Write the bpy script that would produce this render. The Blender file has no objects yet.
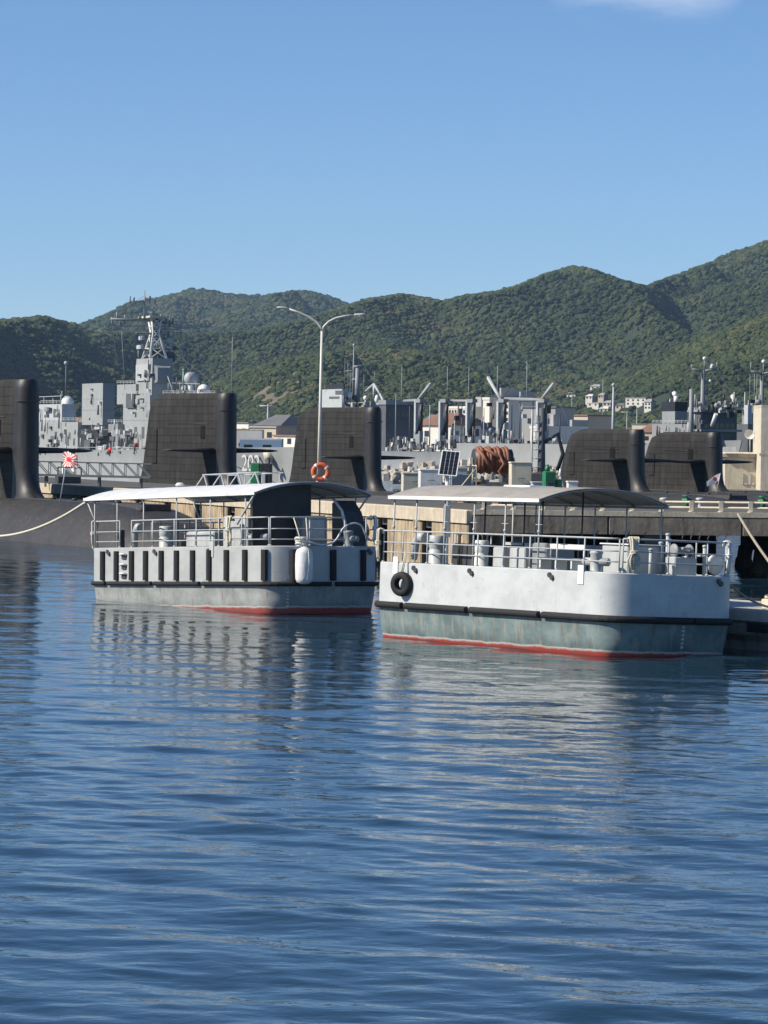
import bpy, bmesh, math, random
import numpy as np
from mathutils import Vector, Matrix, Euler
random.seed(7)
rng = np.random.default_rng(11)

# ------------------------------------------------------------------ camera
SC = bpy.context.scene
F, CX, CY, H, ROLL = 3400.0, 384.0, 438.0, 6.05, 0.012
cam = bpy.data.cameras.new('camera')
cam.sensor_fit = 'VERTICAL'; cam.sensor_height = 36.0
cam.lens = 36.0 * F / 1024.0
cam.shift_y = -(512.0 - CY) / 1024.0
cam.clip_start = 0.5; cam.clip_end = 30000
camo = bpy.data.objects.new('camera', cam)
SC.collection.objects.link(camo)
camo.matrix_world = Matrix.Translation((0, 0, H)) @ Matrix.Rotation(math.radians(90), 4, 'X') @ Matrix.Rotation(ROLL, 4, 'Z')
SC.camera = camo

# ------------------------------------------------------------------ light
SUN_XY = Vector((-0.972, -0.235)).normalized()
SUN_EL = math.radians(37)
sun = bpy.data.lights.new('sun', 'SUN'); sun.energy = 5.0; sun.angle = math.radians(0.53)
sun.color = (1.0, 0.91, 0.79)
suno = bpy.data.objects.new('sun', sun); SC.collection.objects.link(suno)
to_sun = Vector((SUN_XY.x * math.cos(SUN_EL), SUN_XY.y * math.cos(SUN_EL), math.sin(SUN_EL)))
suno.rotation_euler = to_sun.to_track_quat('Z', 'Y').to_euler()

world = bpy.data.worlds.new('World'); SC.world = world; world.use_nodes = True
wn, wl = world.node_tree.nodes, world.node_tree.links
bg = wn['Background']
sky = wn.new('ShaderNodeTexSky'); sky.sky_type = 'NISHITA'; sky.sun_disc = False
sky.sun_elevation = SUN_EL
sky.sun_rotation = math.atan2(SUN_XY.x, SUN_XY.y)
sky.air_density = 0.7; sky.dust_density = 0.0; sky.ozone_density = 5.0; sky.altitude = 800
# thin scattered cloud wisps mixed over the sky
tc = wn.new('ShaderNodeTexCoord')
mp = wn.new('ShaderNodeMapping'); mp.inputs['Scale'].default_value = (1.0, 1.0, 3.2); mp.inputs['Location'].default_value = (0.0, 0.0, 0.0)
nz = wn.new('ShaderNodeTexNoise'); nz.inputs['Scale'].default_value = 9.0; nz.inputs['Detail'].default_value = 7; nz.inputs['Roughness'].default_value = 0.55
rp = wn.new('ShaderNodeValToRGB'); rp.color_ramp.elements[0].position = 0.40; rp.color_ramp.elements[1].position = 0.75
wl.new(tc.outputs['Generated'], mp.inputs['Vector']); wl.new(mp.outputs['Vector'], nz.inputs['Vector']); wl.new(nz.outputs['Fac'], rp.inputs['Fac'])
# the one soft cloud that hangs above the ridge (direction in the world)
cd = wn.new('ShaderNodeVectorMath'); cd.operation = 'DISTANCE'
cdir = Vector(((640 - CX) / F, 1.0, (CY + 15) / F)).normalized()
sc_ = wn.new('ShaderNodeMapping'); sc_.inputs['Scale'].default_value = (1.0, 1.0, 2.1)
wl.new(tc.outputs['Generated'], sc_.inputs['Vector']); wl.new(sc_.outputs['Vector'], cd.inputs[0])
cd.inputs[1].default_value = (cdir.x, cdir.y, cdir.z * 2.1)
mr = wn.new('ShaderNodeMapRange'); mr.inputs['From Min'].default_value = 0.030; mr.inputs['From Max'].default_value = 0.012
mr.inputs['To Min'].default_value = 0.0; mr.inputs['To Max'].default_value = 1.0
wl.new(cd.outputs['Value'], mr.inputs['Value'])
mm = wn.new('ShaderNodeMath'); mm.operation = 'MULTIPLY'; wl.new(rp.outputs['Color'], mm.inputs[0]); wl.new(mr.outputs['Result'], mm.inputs[1])
mx = wn.new('ShaderNodeMixRGB'); mx.inputs['Color2'].default_value = (10.5, 10.2, 10.2, 1)
mm2 = wn.new('ShaderNodeMath'); mm2.operation = 'MULTIPLY'; mm2.inputs[1].default_value = 0.8; wl.new(mm.outputs[0], mm2.inputs[0])
hs = wn.new('ShaderNodeHueSaturation'); hs.inputs['Saturation'].default_value = 1.07
wl.new(sky.outputs['Color'], hs.inputs['Color'])
wl.new(mm2.outputs[0], mx.inputs['Fac']); wl.new(hs.outputs['Color'], mx.inputs['Color1']); wl.new(mx.outputs['Color'], bg.inputs['Color'])
bg.inputs['Strength'].default_value = 0.100
vs = SC.view_settings
vs.view_transform = 'Standard'; vs.look = 'None'; vs.gamma = 1.0; vs.exposure = 0.35; vs.use_curve_mapping = False
SC.cycles.volume_step_rate = 1.0
SC.cycles.volume_bounces = 0

# ------------------------------------------------------------------ measuring helpers (pixel -> place)
def ray(px, py):
    u, v = px - CX, CY - py
    return Vector(((u - v * ROLL) / F, 1.0, (v + u * ROLL) / F))
def at(px, py, Y):
    d = ray(px, py); return Vector((d.x * Y, Y, H + d.z * Y))
def on_z(px, py, z):
    d = ray(px, py); k = (z - H) / d.z
    return Vector((d.x * k, k, z))

# ------------------------------------------------------------------ mesh helpers
def link(o): SC.collection.objects.link(o); return o
class MB:
    def __init__(s): s.v = []; s.f = []; s.sm = []
    def add(s, vs, fs, smooth=False):
        n = len(s.v); s.v += [tuple(p) for p in vs]
        s.f += [tuple(i + n for i in f) for f in fs]; s.sm += [smooth] * len(fs); return s
    def box(s, x0, x1, y0, y1, z0, z1):
        return s.add([(x0,y0,z0),(x1,y0,z0),(x1,y1,z0),(x0,y1,z0),(x0,y0,z1),(x1,y0,z1),(x1,y1,z1),(x0,y1,z1)],
              [(0,3,2,1),(4,5,6,7),(0,1,5,4),(1,2,6,5),(2,3,7,6),(3,0,4,7)])
    def bbox(s, x0, x1, y0, y1, z0, z1, b=0.03):
        # box with chamfered vertical edges and top rim
        P = lambda i: [(x0+b+i,y0+i),(x1-b-i,y0+i),(x1-i,y0+b+i),(x1-i,y1-b-i),(x1-b-i,y1-i),(x0+b+i,y1-i),(x0+i,y1-b-i),(x0+i,y0+b+i)]
        vs = [(x,y,z0) for x,y in P(0)] + [(x,y,z1-b) for x,y in P(0)] + [(x,y,z1) for x,y in P(b)]
        fs = [tuple(range(7,-1,-1)), tuple(range(16,24))]
        for k in (0, 8):
            for i in range(8): fs.append((k+i, k+(i+1)%8, k+8+(i+1)%8, k+8+i))
        return s.add(vs, fs)
    def prism(s, poly, z0, z1):
        n = len(poly)
        vs = [(x,y,z0) for x,y in poly] + [(x,y,z1) for x,y in poly]
        fs = [tuple(range(n-1,-1,-1)), tuple(range(n,2*n))] + [(i,(i+1)%n,n+(i+1)%n,n+i) for i in range(n)]
        return s.add(vs, fs)
    def loft(s, rings, cap=True, smooth=False, closed=True):
        n = len(rings[0]); vs = [p for r in rings for p in r]; fs = []
        for k in range(len(rings)-1):
            for i in range(n if closed else n-1):
                j = (i+1) % n; fs.append((k*n+i, k*n+j, (k+1)*n+j, (k+1)*n+i))
        s.add(vs, fs, smooth)
        if cap and closed:
            m = len(s.v) - len(vs)
            s.f += [tuple(m+i for i in range(n-1,-1,-1)), tuple(m+(len(rings)-1)*n+i for i in range(n))]; s.sm += [False, False]
        return s
    def tube(s, path, r, n=8, cap=True, smooth=True):
        path = [Vector(p) for p in path]; rings = []; up = None
        rr = r if isinstance(r, (list, tuple)) else [r]*len(path)
        for i, p in enumerate(path):
            t = (path[min(i+1,len(path)-1)] - path[max(i-1,0)])
            t = t.normalized() if t.length > 1e-9 else Vector((0,0,1))
            if up is None: up = t.orthogonal().normalized()
            up = (up - t * up.dot(t))
            up = up.normalized() if up.length > 1e-6 else t.orthogonal().normalized()
            w = t.cross(up)
            rings.append([p + (up*math.cos(2*math.pi*k/n) + w*math.sin(2*math.pi*k/n))*rr[i] for k in range(n)])
        return s.loft(rings, cap, smooth)
    def bar(s, p0, p1, w, h=None):
        return s.tube([p0, p1], w*0.7071, 4, True, False)
    def lathe(s, prof, c=(0,0,0), n=16, axis='Z', smooth=True):
        rings = []
        for r, z in prof:
            ring = []
            for k in range(n):
                a = 2*math.pi*k/n; x, y = r*math.cos(a), r*math.sin(a)
                q = (x,y,z) if axis == 'Z' else ((z,x,y) if axis == 'X' else (y,z,x))
                ring.append((q[0]+c[0], q[1]+c[1], q[2]+c[2]))
            rings.append(ring)
        return s.loft(rings, True, smooth)
    def ball(s, c, r, sz=1.0, n=14, m=8):
        prof = [(max(r*math.sin(math.pi*i/m), 0.002), -r*sz*math.cos(math.pi*i/m)) for i in range(m+1)]
        return s.lathe(prof, c, n)
    def build(s, name, mat=None, parent=None, loc=None, fix=True):
        me = bpy.data.meshes.new(name); me.from_pydata(s.v, [], s.f)
        me.polygons.foreach_set('use_smooth', s.sm)
        if fix:
            bm = bmesh.new(); bm.from_mesh(me); bmesh.ops.recalc_face_normals(bm, faces=bm.faces); bm.to_mesh(me); bm.free()
        o = bpy.data.objects.new(name, me)
        if mat: me.materials.append(mat)
        if parent: o.parent = parent
        if loc: o.location = loc
        return link(o)
def tag(o, label=None, cat=None, group=None, kind=None):
    if label: o['label'] = label
    if cat: o['category'] = cat
    if group: o['group'] = group
    if kind: o['kind'] = kind
    return o
def empty(name, loc=(0,0,0), rz=0.0, label=None, cat=None, group=None):
    o = bpy.data.objects.new(name, None); o.location = loc; o.rotation_euler = (0,0,rz); o.empty_display_size = 0.3
    return tag(link(o), label, cat, group)
def inst(src, name, parent=None, loc=(0,0,0), rot=(0,0,0), scale=(1,1,1)):
    o = bpy.data.objects.new(name, src.data); o.parent = parent; o.location = loc; o.rotation_euler = rot; o.scale = scale
    return link(o)
def text_mesh(txt, size, extrude=0.004):
    cu = bpy.data.curves.new('lettering', 'FONT'); cu.body = txt; cu.size = size; cu.extrude = extrude; cu.align_x = 'CENTER'; cu.align_y = 'CENTER'
    to = bpy.data.objects.new('lettering', cu); link(to)
    dg = bpy.context.evaluated_depsgraph_get(); me = bpy.data.meshes.new_from_object(to.evaluated_get(dg))
    bpy.data.objects.remove(to); bpy.data.curves.remove(cu); return me

# ------------------------------------------------------------------ materials
def mat(name, col, rough=0.6, var=0.15, nscale=1.5, metal=0.0, bump=0.0, bscale=20.0, stain=None, stain_amt=0.0, streak=True, spec=0.5, sscale=1.0, speck=0.0, dirt_lo=0.5, dirt_hi=0.72):
    m = bpy.data.materials.new(name); m.use_nodes = True
    n, l = m.node_tree.nodes, m.node_tree.links; p = n['Principled BSDF']
    p.inputs['Roughness'].default_value = rough; p.inputs['Metallic'].default_value = metal
    p.inputs['Specular IOR Level'].default_value = spec
    tc = n.new('ShaderNodeTexCoord')
    nt = n.new('ShaderNodeTexNoise'); nt.inputs['Scale'].default_value = nscale; nt.inputs['Detail'].default_value = 6; nt.inputs['Roughness'].default_value = 0.6
    l.new(tc.outputs['Object'], nt.inputs['Vector'])
    mr = n.new('ShaderNodeMapRange'); mr.inputs['From Min'].default_value = 0.3; mr.inputs['From Max'].default_value = 0.7
    mr.inputs['To Min'].default_value = 1.0 - var; mr.inputs['To Max'].default_value = 1.0 + var*0.6
    l.new(nt.outputs['Fac'], mr.inputs['Value'])
    mul = n.new('ShaderNodeVectorMath'); mul.operation = 'SCALE'; mul.inputs[0].default_value = col[:3]
    l.new(mr.outputs['Result'], mul.inputs['Scale'])
    out = mul.outputs['Vector']
    if stain:
        mp = n.new('ShaderNodeMapping'); mp.inputs['Scale'].default_value = (2.2*sscale, 2.2*sscale, (0.22 if streak else 2.2)*sscale)
        l.new(tc.outputs['Object'], mp.inputs['Vector'])
        ns = n.new('ShaderNodeTexNoise'); ns.inputs['Scale'].default_value = 1.6; ns.inputs['Detail'].default_value = 8; ns.inputs['Roughness'].default_value = 0.65
        l.new(mp.outputs['Vector'], ns.inputs['Vector'])
        sr = n.new('ShaderNodeMapRange'); sr.inputs['From Min'].default_value = dirt_lo; sr.inputs['From Max'].default_value = dirt_hi
        sr.inputs['To Max'].default_value = stain_amt
        l.new(ns.outputs['Fac'], sr.inputs['Value'])
        mix = n.new('ShaderNodeMixRGB'); mix.inputs['Color2'].default_value = (*stain[:3], 1)
        l.new(sr.outputs['Result'], mix.inputs['Fac']); l.new(out, mix.inputs['Color1']); out = mix.outputs['Color']
    l.new(out, p.inputs['Base Color'])
    if bump:
        nb = n.new('ShaderNodeTexNoise'); nb.inputs['Scale'].default_value = bscale; nb.inputs['Detail'].default_value = 5
        l.new(tc.outputs['Object'], nb.inputs['Vector'])
        b = n.new('ShaderNodeBump'); b.inputs['Strength'].default_value = bump; b.inputs['Distance'].default_value = 0.03
        l.new(nb.outputs['Fac'], b.inputs['Height']); l.new(b.outputs['Normal'], p.inputs['Normal'])
    return m
M = {}
M['white'] = mat('white_paint', (0.72,0.73,0.70), 0.45, 0.1, 2, stain=(0.38,0.30,0.2), stain_amt=0.4)
M['pale'] = mat('pale_grey_paint', (0.44,0.465,0.465), 0.5, 0.14, 2, stain=(0.25,0.2,0.15), stain_amt=0.45)
M['deckgrey'] = mat('deck_grey', (0.16,0.18,0.17), 0.8, 0.25, 3, bump=0.3)
M['midgrey'] = mat('mid_grey_paint', (0.26,0.28,0.29), 0.55, 0.2, 2, stain=(0.16,0.12,0.09), stain_amt=0.5)
M['rubber'] = mat('black_rubber', (0.012,0.012,0.013), 0.75, 0.3, 5, bump=0.35, bscale=12)
M['blackpaint'] = mat('black_paint', (0.02,0.021,0.022), 0.5, 0.3, 3)
M['darksteel'] = mat('dark_steel', (0.05,0.052,0.055), 0.5, 0.3, 4)
M['rope'] = mat('cream_rope', (0.68,0.63,0.50), 0.9, 0.2, 8, bump=0.9, bscale=45)
M['oldrope'] = mat('weathered_rope', (0.36,0.32,0.24), 0.9, 0.25, 8, bump=0.9, bscale=35)
M['canvas_light'] = mat('pale_canvas', (0.66,0.68,0.69), 0.7, 0.1, 1.2, bump=0.15, bscale=3, stain=(0.36,0.35,0.31), stain_amt=0.35, streak=False)
M['canvas_grey'] = mat('grey_canvas', (0.36,0.34,0.305), 0.85, 0.16, 1.2, bump=0.2, bscale=3, stain=(0.16,0.15,0.13), stain_amt=0.5, streak=False)
M['canvas_under'] = mat('dark_canvas', (0.07,0.075,0.08), 0.85, 0.2, 2)
M['bulkhead'] = mat('dark_bulkhead', (0.035,0.035,0.034), 0.7, 0.2, 2)
M['hatchblack'] = mat('hatch_black', (0.006,0.006,0.006), 0.8, 0.2, 2, spec=0.2)
M['orange'] = mat('lifebuoy_orange', (0.62,0.13,0.045), 0.5, 0.2, 5)
M['red'] = mat('red_paint', (0.55,0.03,0.03), 0.5, 0.2, 4)
M['flagwhite'] = mat('flag_white', (0.75,0.73,0.70), 0.8, 0.08, 4)
M['green'] = mat('machine_green', (0.015,0.19,0.075), 0.5, 0.25, 4, stain=(0.08,0.06,0.03), stain_amt=0.4)
M['concrete'] = mat('tan_concrete', (0.43,0.345,0.225), 0.9, 0.4, 1.3, bump=0.6, bscale=6, stain=(0.15,0.10,0.06), stain_amt=0.85, dirt_lo=0.46, dirt_hi=0.66)  # tan concrete with brown streaks
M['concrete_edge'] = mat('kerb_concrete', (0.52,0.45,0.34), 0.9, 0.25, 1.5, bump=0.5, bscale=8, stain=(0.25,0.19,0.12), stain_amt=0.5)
M['concrete_dark'] = mat('dark_concrete', (0.13,0.115,0.095), 0.85, 0.4, 1.2, bump=0.6, bscale=7, stain=(0.04,0.035,0.03), stain_amt=0.8)  # dark concrete with darker streaks
M['pierdeck'] = mat('pier_deck_surface', (0.10,0.10,0.088), 0.9, 0.3, 0.6, bump=0.3)
M['pontoon'] = mat('pontoon_concrete', (0.30,0.285,0.255), 0.85, 0.3, 1.5, bump=0.5, bscale=8, stain=(0.06,0.055,0.045), stain_amt=0.7)
M['pontoon_top'] = mat('pontoon_top', (0.55,0.52,0.46), 0.85, 0.2, 2, bump=0.3, stain=(0.25,0.22,0.17), stain_amt=0.5, streak=False)
M['cream'] = mat('cream_paint', (0.62,0.56,0.43), 0.6, 0.15, 2, stain=(0.3,0.22,0.12), stain_amt=0.4)
M['hose'] = mat('rusty_hose', (0.27,0.105,0.055), 0.65, 0.35, 3, bump=0.5, bscale=14, stain=(0.09,0.035,0.02), stain_amt=0.7)
M['shipgrey'] = mat('ship_grey', (0.31,0.325,0.32), 0.55, 0.1, 0.4, stain=(0.28,0.27,0.24), stain_amt=0.4, sscale=0.4)
M['shipgrey2'] = mat('auxiliary_grey', (0.25,0.265,0.27), 0.55, 0.14, 0.4, stain=(0.2,0.18,0.16), stain_amt=0.4, sscale=0.4)
M['shipdark'] = mat('ship_dark_and_shaded', (0.10,0.105,0.11), 0.6, 0.25, 0.5)  # dark steel fittings, and shade painted into the bridge blocks
M['dome'] = mat('dome_white', (0.78,0.77,0.73), 0.45, 0.06, 1)
M['glass'] = mat('dark_glass', (0.02,0.025,0.03), 0.12, 0.1, 2)
M['hull_number'] = mat('hull_number_white', (0.52,0.53,0.52), 0.6, 0.06, 1)
M['steelpole'] = mat('galvanised_pole', (0.62,0.60,0.54), 0.5, 0.1, 1.5, stain=(0.4,0.3,0.2), stain_amt=0.3)
M['solar'] = mat('solar_cell', (0.012,0.014,0.022), 0.25, 0.1, 3)
M['rock'] = mat('pale_rock', (0.52,0.48,0.41), 0.9, 0.35, 0.8, bump=0.5, bscale=4)
M['flag_bar'] = M['steelpole']

def brick_mat(name, c1, c2, mortar, sx, sz, rough=0.65, msize=0.02, stain=None):
    """sub sail rubber tiles: a grid of faint joints, in object x/z"""
    m = bpy.data.materials.new(name); m.use_nodes = True
    n, l = m.node_tree.nodes, m.node_tree.links; p = n['Principled BSDF']; p.inputs['Roughness'].default_value = 0.8; p.inputs['Specular IOR Level'].default_value = 0.25
    tc = n.new('ShaderNodeTexCoord'); sp = n.new('ShaderNodeSeparateXYZ'); cb = n.new('ShaderNodeCombineXYZ')
    l.new(tc.outputs['Object'], sp.inputs[0]); l.new(sp.outputs['X'], cb.inputs['X']); l.new(sp.outputs['Z'], cb.inputs['Y'])
    b = n.new('ShaderNodeTexBrick'); b.inputs['Color1'].default_value = (*c1,1); b.inputs['Color2'].default_value = (*c2,1); b.inputs['Mortar'].default_value = (*mortar,1)
    b.inputs['Scale'].default_value = 1.0; b.inputs['Brick Width'].default_value = sx; b.inputs['Row Height'].default_value = sz; b.inputs['Mortar Size'].default_value = msize
    b.offset = 0.0
    l.new(cb.outputs[0], b.inputs['Vector'])
    nt = n.new('ShaderNodeTexNoise'); nt.inputs['Scale'].default_value = 0.9; nt.inputs['Detail'].default_value = 7
    mp = n.new('ShaderNodeMapping'); mp.inputs['Scale'].default_value = (1.6,1.6,0.35); l.new(tc.outputs['Object'], mp.inputs['Vector']); l.new(mp.outputs['Vector'], nt.inputs['Vector'])
    mr = n.new('ShaderNodeMapRange'); mr.inputs['From Min'].default_value = 0.45; mr.inputs['From Max'].default_value = 0.75; mr.inputs['To Max'].default_value = 0.55
    l.new(nt.outputs['Fac'], mr.inputs['Value'])
    mix = n.new('ShaderNodeMixRGB'); mix.inputs['Color2'].default_value = (*(stain or (0.055,0.052,0.048)),1)
    l.new(mr.outputs['Result'], mix.inputs['Fac']); l.new(b.outputs['Color'], mix.inputs['Color1']); l.new(mix.outputs['Color'], p.inputs['Base Color'])
    bp = n.new('ShaderNodeBump'); bp.inputs['Strength'].default_value = 0.35; bp.inputs['Distance'].default_value = 0.03; bp.invert = True
    l.new(b.outputs['Fac'], bp.inputs['Height']); l.new(bp.outputs['Normal'], p.inputs['Normal'])
    return m
M['sail'] = brick_mat('sail_rubber_tiles', (0.030,0.0285,0.0255), (0.019,0.0185,0.017), (0.009,0.009,0.009), 1.2, 0.55, msize=0.035)
M['sailnose'] = mat('black_sail_nose', (0.014,0.014,0.015), 0.5, 0.3, 1.2, stain=(0.06,0.06,0.06), stain_amt=0.5)
M['subhull'] = mat('submarine_rubber_hull', (0.036,0.034,0.031), 0.55, 0.3, 0.7, stain=(0.10,0.098,0.09), stain_amt=0.6, sscale=1.6, dirt_lo=0.55, dirt_hi=0.66)

def hull_mat(name, top, lower, red, z_red, z_rub, scum=(0.62,0.6,0.55)):
    """boat hull paint: boot-top, lower strake, topsides; the heights are those of the paint lines on the boat"""
    m = bpy.data.materials.new(name); m.use_nodes = True
    n, l = m.node_tree.nodes, m.node_tree.links; p = n['Principled BSDF']; p.inputs['Roughness'].default_value = 0.42
    tc = n.new('ShaderNodeTexCoord'); sp = n.new('ShaderNodeSeparateXYZ'); l.new(tc.outputs['Object'], sp.inputs[0])
    def noise(scale, sc=(1,1,1), det=6):
        mp = n.new('ShaderNodeMapping'); mp.inputs['Scale'].default_value = sc; l.new(tc.outputs['Object'], mp.inputs['Vector'])
        t = n.new('ShaderNodeTexNoise'); t.inputs['Scale'].default_value = scale; t.inputs['Detail'].default_value = det; t.inputs['Roughness'].default_value = 0.65
        l.new(mp.outputs['Vector'], t.inputs['Vector']); return t.outputs['Fac']
    def mth(op, a, b):
        q = n.new('ShaderNodeMath'); q.operation = op
        for i, s in enumerate((a, b)):
            if isinstance(s, (int, float)): q.inputs[i].default_value = s
            else: l.new(s, q.inputs[i])
        return q.outputs[0]
    def rng_(v, a, b, c=0.0, d=1.0):
        q = n.new('ShaderNodeMapRange'); q.inputs['From Min'].default_value = a; q.inputs['From Max'].default_value = b; q.inputs['To Min'].default_value = c; q.inputs['To Max'].default_value = d
        l.new(v, q.inputs['Value']); return q.outputs['Result']
    def mix(f, a, b):
        q = n.new('ShaderNodeMixRGB')
        if isinstance(f, float): q.inputs['Fac'].default_value = f
        else: l.new(f, q.inputs['Fac'])
        for i, s in (('Color1', a), ('Color2', b)):
            if isinstance(s, tuple): q.inputs[i].default_value = (*s, 1)
            else: l.new(s, q.inputs[i])
        return q.outputs['Color']
    z = sp.outputs['Z']
    patch = noise(0.9, (1,1,1.4)); streak = noise(2.0, (2.4,2.4,0.16), 8); fine = noise(7.0)
    topc = mix(rng_(patch, 0.40, 0.62, 0, 0.8), top, tuple(c*0.80 for c in top))
    topc = mix(rng_(streak, 0.58, 0.78, 0, 0.35), topc, (0.30,0.24,0.17))
    scr = noise(3.2, (1,1,2.6), 10)
    topc = mix(rng_(scr, 0.61, 0.68, 0, 0.5), topc, tuple(c*0.55 for c in top))
    topc = mix(rng_(noise(3.0,(4.0,4.0,0.10),8), 0.62, 0.74, 0, 0.55), topc, (0.33,0.22,0.14))
    topc = mix(rng_(noise(11.0), 0.70, 0.74, 0, 0.6), topc, (0.20,0.15,0.12))
    lowc = mix(rng_(patch, 0.4, 0.65, 0, 0.9), lower, tuple(min(1,c*1.5+0.05) for c in lower))
    lowc = mix(rng_(streak, 0.50, 0.70, 0, 0.6), lowc, (0.42,0.38,0.31))
    lowc = mix(rng_(noise(2.6,(3.0,3.0,0.12),8), 0.56, 0.68, 0, 0.75), lowc, (0.22,0.10,0.055))
    wob = mth('MULTIPLY', mth('SUBTRACT', noise(1.3,(1,1,0.3)), 0.5), 0.14)
    zz = mth('ADD', z, wob)
    redc = mix(rng_(fine, 0.4, 0.62, 0, 0.8), red, (0.30,0.12,0.09))
    c = mix(rng_(zz, z_red+0.03, z_red+0.05), mix(rng_(mth('ADD', zz, mth('MULTIPLY', fine, 0.08)), z_red, z_red+0.06), redc, scum), lowc)
    c = mix(rng_(zz, z_red-0.20, z_red-0.24), c, (0.10,0.035,0.03))
    c = mix(rng_(z, z_rub-0.005, z_rub+0.005), c, topc)
    l.new(c, p.inputs['Base Color'])
    bp = n.new('ShaderNodeBump'); bp.inputs['Strength'].default_value = 0.12; bp.inputs['Distance'].default_value = 0.04
    l.new(noise(1.6), bp.inputs['Height']); l.new(bp.outputs['Normal'], p.inputs['Normal'])
    return m
M['hull_right'] = hull_mat('white_boat_hull', (0.54,0.565,0.555), (0.13,0.18,0.175), (0.58,0.075,0.05), 0.03, 0.95)
M['hull_left'] = hull_mat('grey_boat_hull', (0.43,0.445,0.435), (0.24,0.26,0.25), (0.48,0.10,0.085), 0.15, 0.95)

# ------------------------------------------------------------------ water
def vnoise(x, y, seed):
    xi = np.floor(x).astype(np.int64); yi = np.floor(y).astype(np.int64); fx = x - xi; fy = y - yi
    fx = fx*fx*(3-2*fx); fy = fy*fy*(3-2*fy)
    def h(a, b):
        k = (a*374761393 + b*668265263 + seed*1442695041) & 0x7fffffff
        k = ((k ^ (k >> 13)) * 1274126177) & 0x7fffffff
        return ((k ^ (k >> 16)) & 0xffff) / 65535.0
    return (h(xi,yi)*(1-fx)+h(xi+1,yi)*fx)*(1-fy) + (h(xi,yi+1)*(1-fx)+h(xi+1,yi+1)*fx)*fy
def fbm(x, y, seed, oct=4):
    s = 0; a = 0.5
    for o in range(oct): s = s + a*vnoise(x*2**o, y*2**o, seed+o); a *= 0.5
    return s
def water_mat(name, layers):
    m = bpy.data.materials.new(name); m.use_nodes = True
    n, l = m.node_tree.nodes, m.node_tree.links; p = n['Principled BSDF']
    p.inputs['Base Color'].default_value = (0.010,0.032,0.052,1); p.inputs['Roughness'].default_value = 0.02
    p.inputs['IOR'].default_value = 1.333
    tc = n.new('ShaderNodeTexCoord'); prev = None
    for scale, rot, sc, det, dist, strg in layers:
        mp = n.new('ShaderNodeMapping'); mp.inputs['Rotation'].default_value = (0,0,rot); mp.inputs['Scale'].default_value = sc
        l.new(tc.outputs['Object'], mp.inputs['Vector'])
        t = n.new('ShaderNodeTexNoise'); t.inputs['Scale'].default_value = scale; t.inputs['Detail'].default_value = det; t.inputs['Distortion'].default_value = 0.5
        l.new(mp.outputs['Vector'], t.inputs['Vector'])
        b = n.new('ShaderNodeBump'); b.inputs['Distance'].default_value = dist; b.inputs['Strength'].default_value = strg
        l.new(t.outputs['Fac'], b.inputs['Height'])
        if prev: l.new(prev, b.inputs['Normal'])
        prev = b.outputs['Normal']
    l.new(prev, p.inputs['Normal'])
    return m
M['water'] = water_mat('harbour_water', ((4.0, 0.35, (0.8,1.1,1), 3, 0.011, 0.75),))
M['water_far'] = water_mat('harbour_water_beyond', ((0.5, 0.15, (0.6,1.1,1), 3, 0.16, 0.8), (2.4, 0.35, (0.8,1.1,1), 3, 0.06, 0.8)))
def steps(*segs):
    out = []
    for a, b, d in segs: out.append(np.arange(a, b-1e-6, d))
    out.append([segs[-1][1]]); return np.concatenate(out)
wxs = steps((-40,-16,0.4),(-16,-8,0.14),(-8,8,0.07),(8,16,0.14),(16,40,0.4)); wys = steps((29,62,0.06),(62,100,0.12),(100,170,0.3))
WX, WY = np.meshgrid(wxs, wys); WZ = np.zeros_like(WX)
wr = np.random.default_rng(5); NW = 80
gustm = (0.45 + 1.1*fbm(WX/9.0+3, WY/14.0, 77, 3))*np.interp(WY, [60, 85], [1.0, 0.72])
for k in range(NW):
    lam = 0.36*(4.6/0.36)**((k+0.5)/NW); th = math.radians(62) + wr.normal(0, 0.62)          # wave travel direction, mostly towards the camera's left
    sl = 0.0092*(0.62 if lam < 0.62 else (1.0 if lam < 2.0 else 0.8)); kk = 2*math.pi/lam
    ph = kk*(math.cos(th)*WX + math.sin(th)*WY) + wr.uniform(0, 6.283)
    far_fade = 1.0 if lam > 0.9 else np.clip((125-WY)/45, 0, 1)
    wv = np.sin(ph); wv = wv + 0.22*np.cos(2*ph)*(-1)
    WZ += far_fade*(gustm if lam < 1.8 else np.interp(WY, [60, 85], [1.0, 0.72]))*sl/kk*wv
edge = np.minimum.reduce([(WX+40)/4, (40-WX)/4, (WY-29)/1.5, (170-WY)/14]); WZ *= np.clip(edge, 0, 1)
nwx, nwy = len(wxs), len(wys)
wv_ = np.stack([WX.ravel(), WY.ravel(), WZ.ravel()], 1); i0 = (np.arange(nwy-1)[:,None]*nwx + np.arange(nwx-1)[None,:]).ravel()
wf = np.stack([i0, i0+1, i0+nwx+1, i0+nwx], 1); nb_ = len(wv_)
ov = np.array([(-3000,-60,0),(3000,-60,0),(3000,29,0),(-3000,29,0),(-3000,170,0),(3000,170,0),(3000,900,0),(-3000,900,0),(-40,29,0),(-40,170,0),(40,29,0),(40,170,0)], float)
of = np.array([(0,1,2,3),(4,5,6,7),(3,8,9,4),(10,2,5,11)]) + nb_
wv_ = np.concatenate([wv_, ov]); wf = np.concatenate([wf, of])
me = bpy.data.meshes.new('harbour_water'); me.vertices.add(len(wv_)); me.vertices.foreach_set('co', wv_.ravel())
me.loops.add(wf.size); me.loops.foreach_set('vertex_index', wf.ravel().astype(np.int32)); me.polygons.add(len(wf)); me.polygons.foreach_set('loop_start', np.arange(0, wf.size, 4, dtype=np.int32))
me.polygons.foreach_set('use_smooth', np.ones(len(wf), dtype=bool)); mi = np.zeros(len(wf), dtype=np.int32); mi[-4:] = 1
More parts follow.
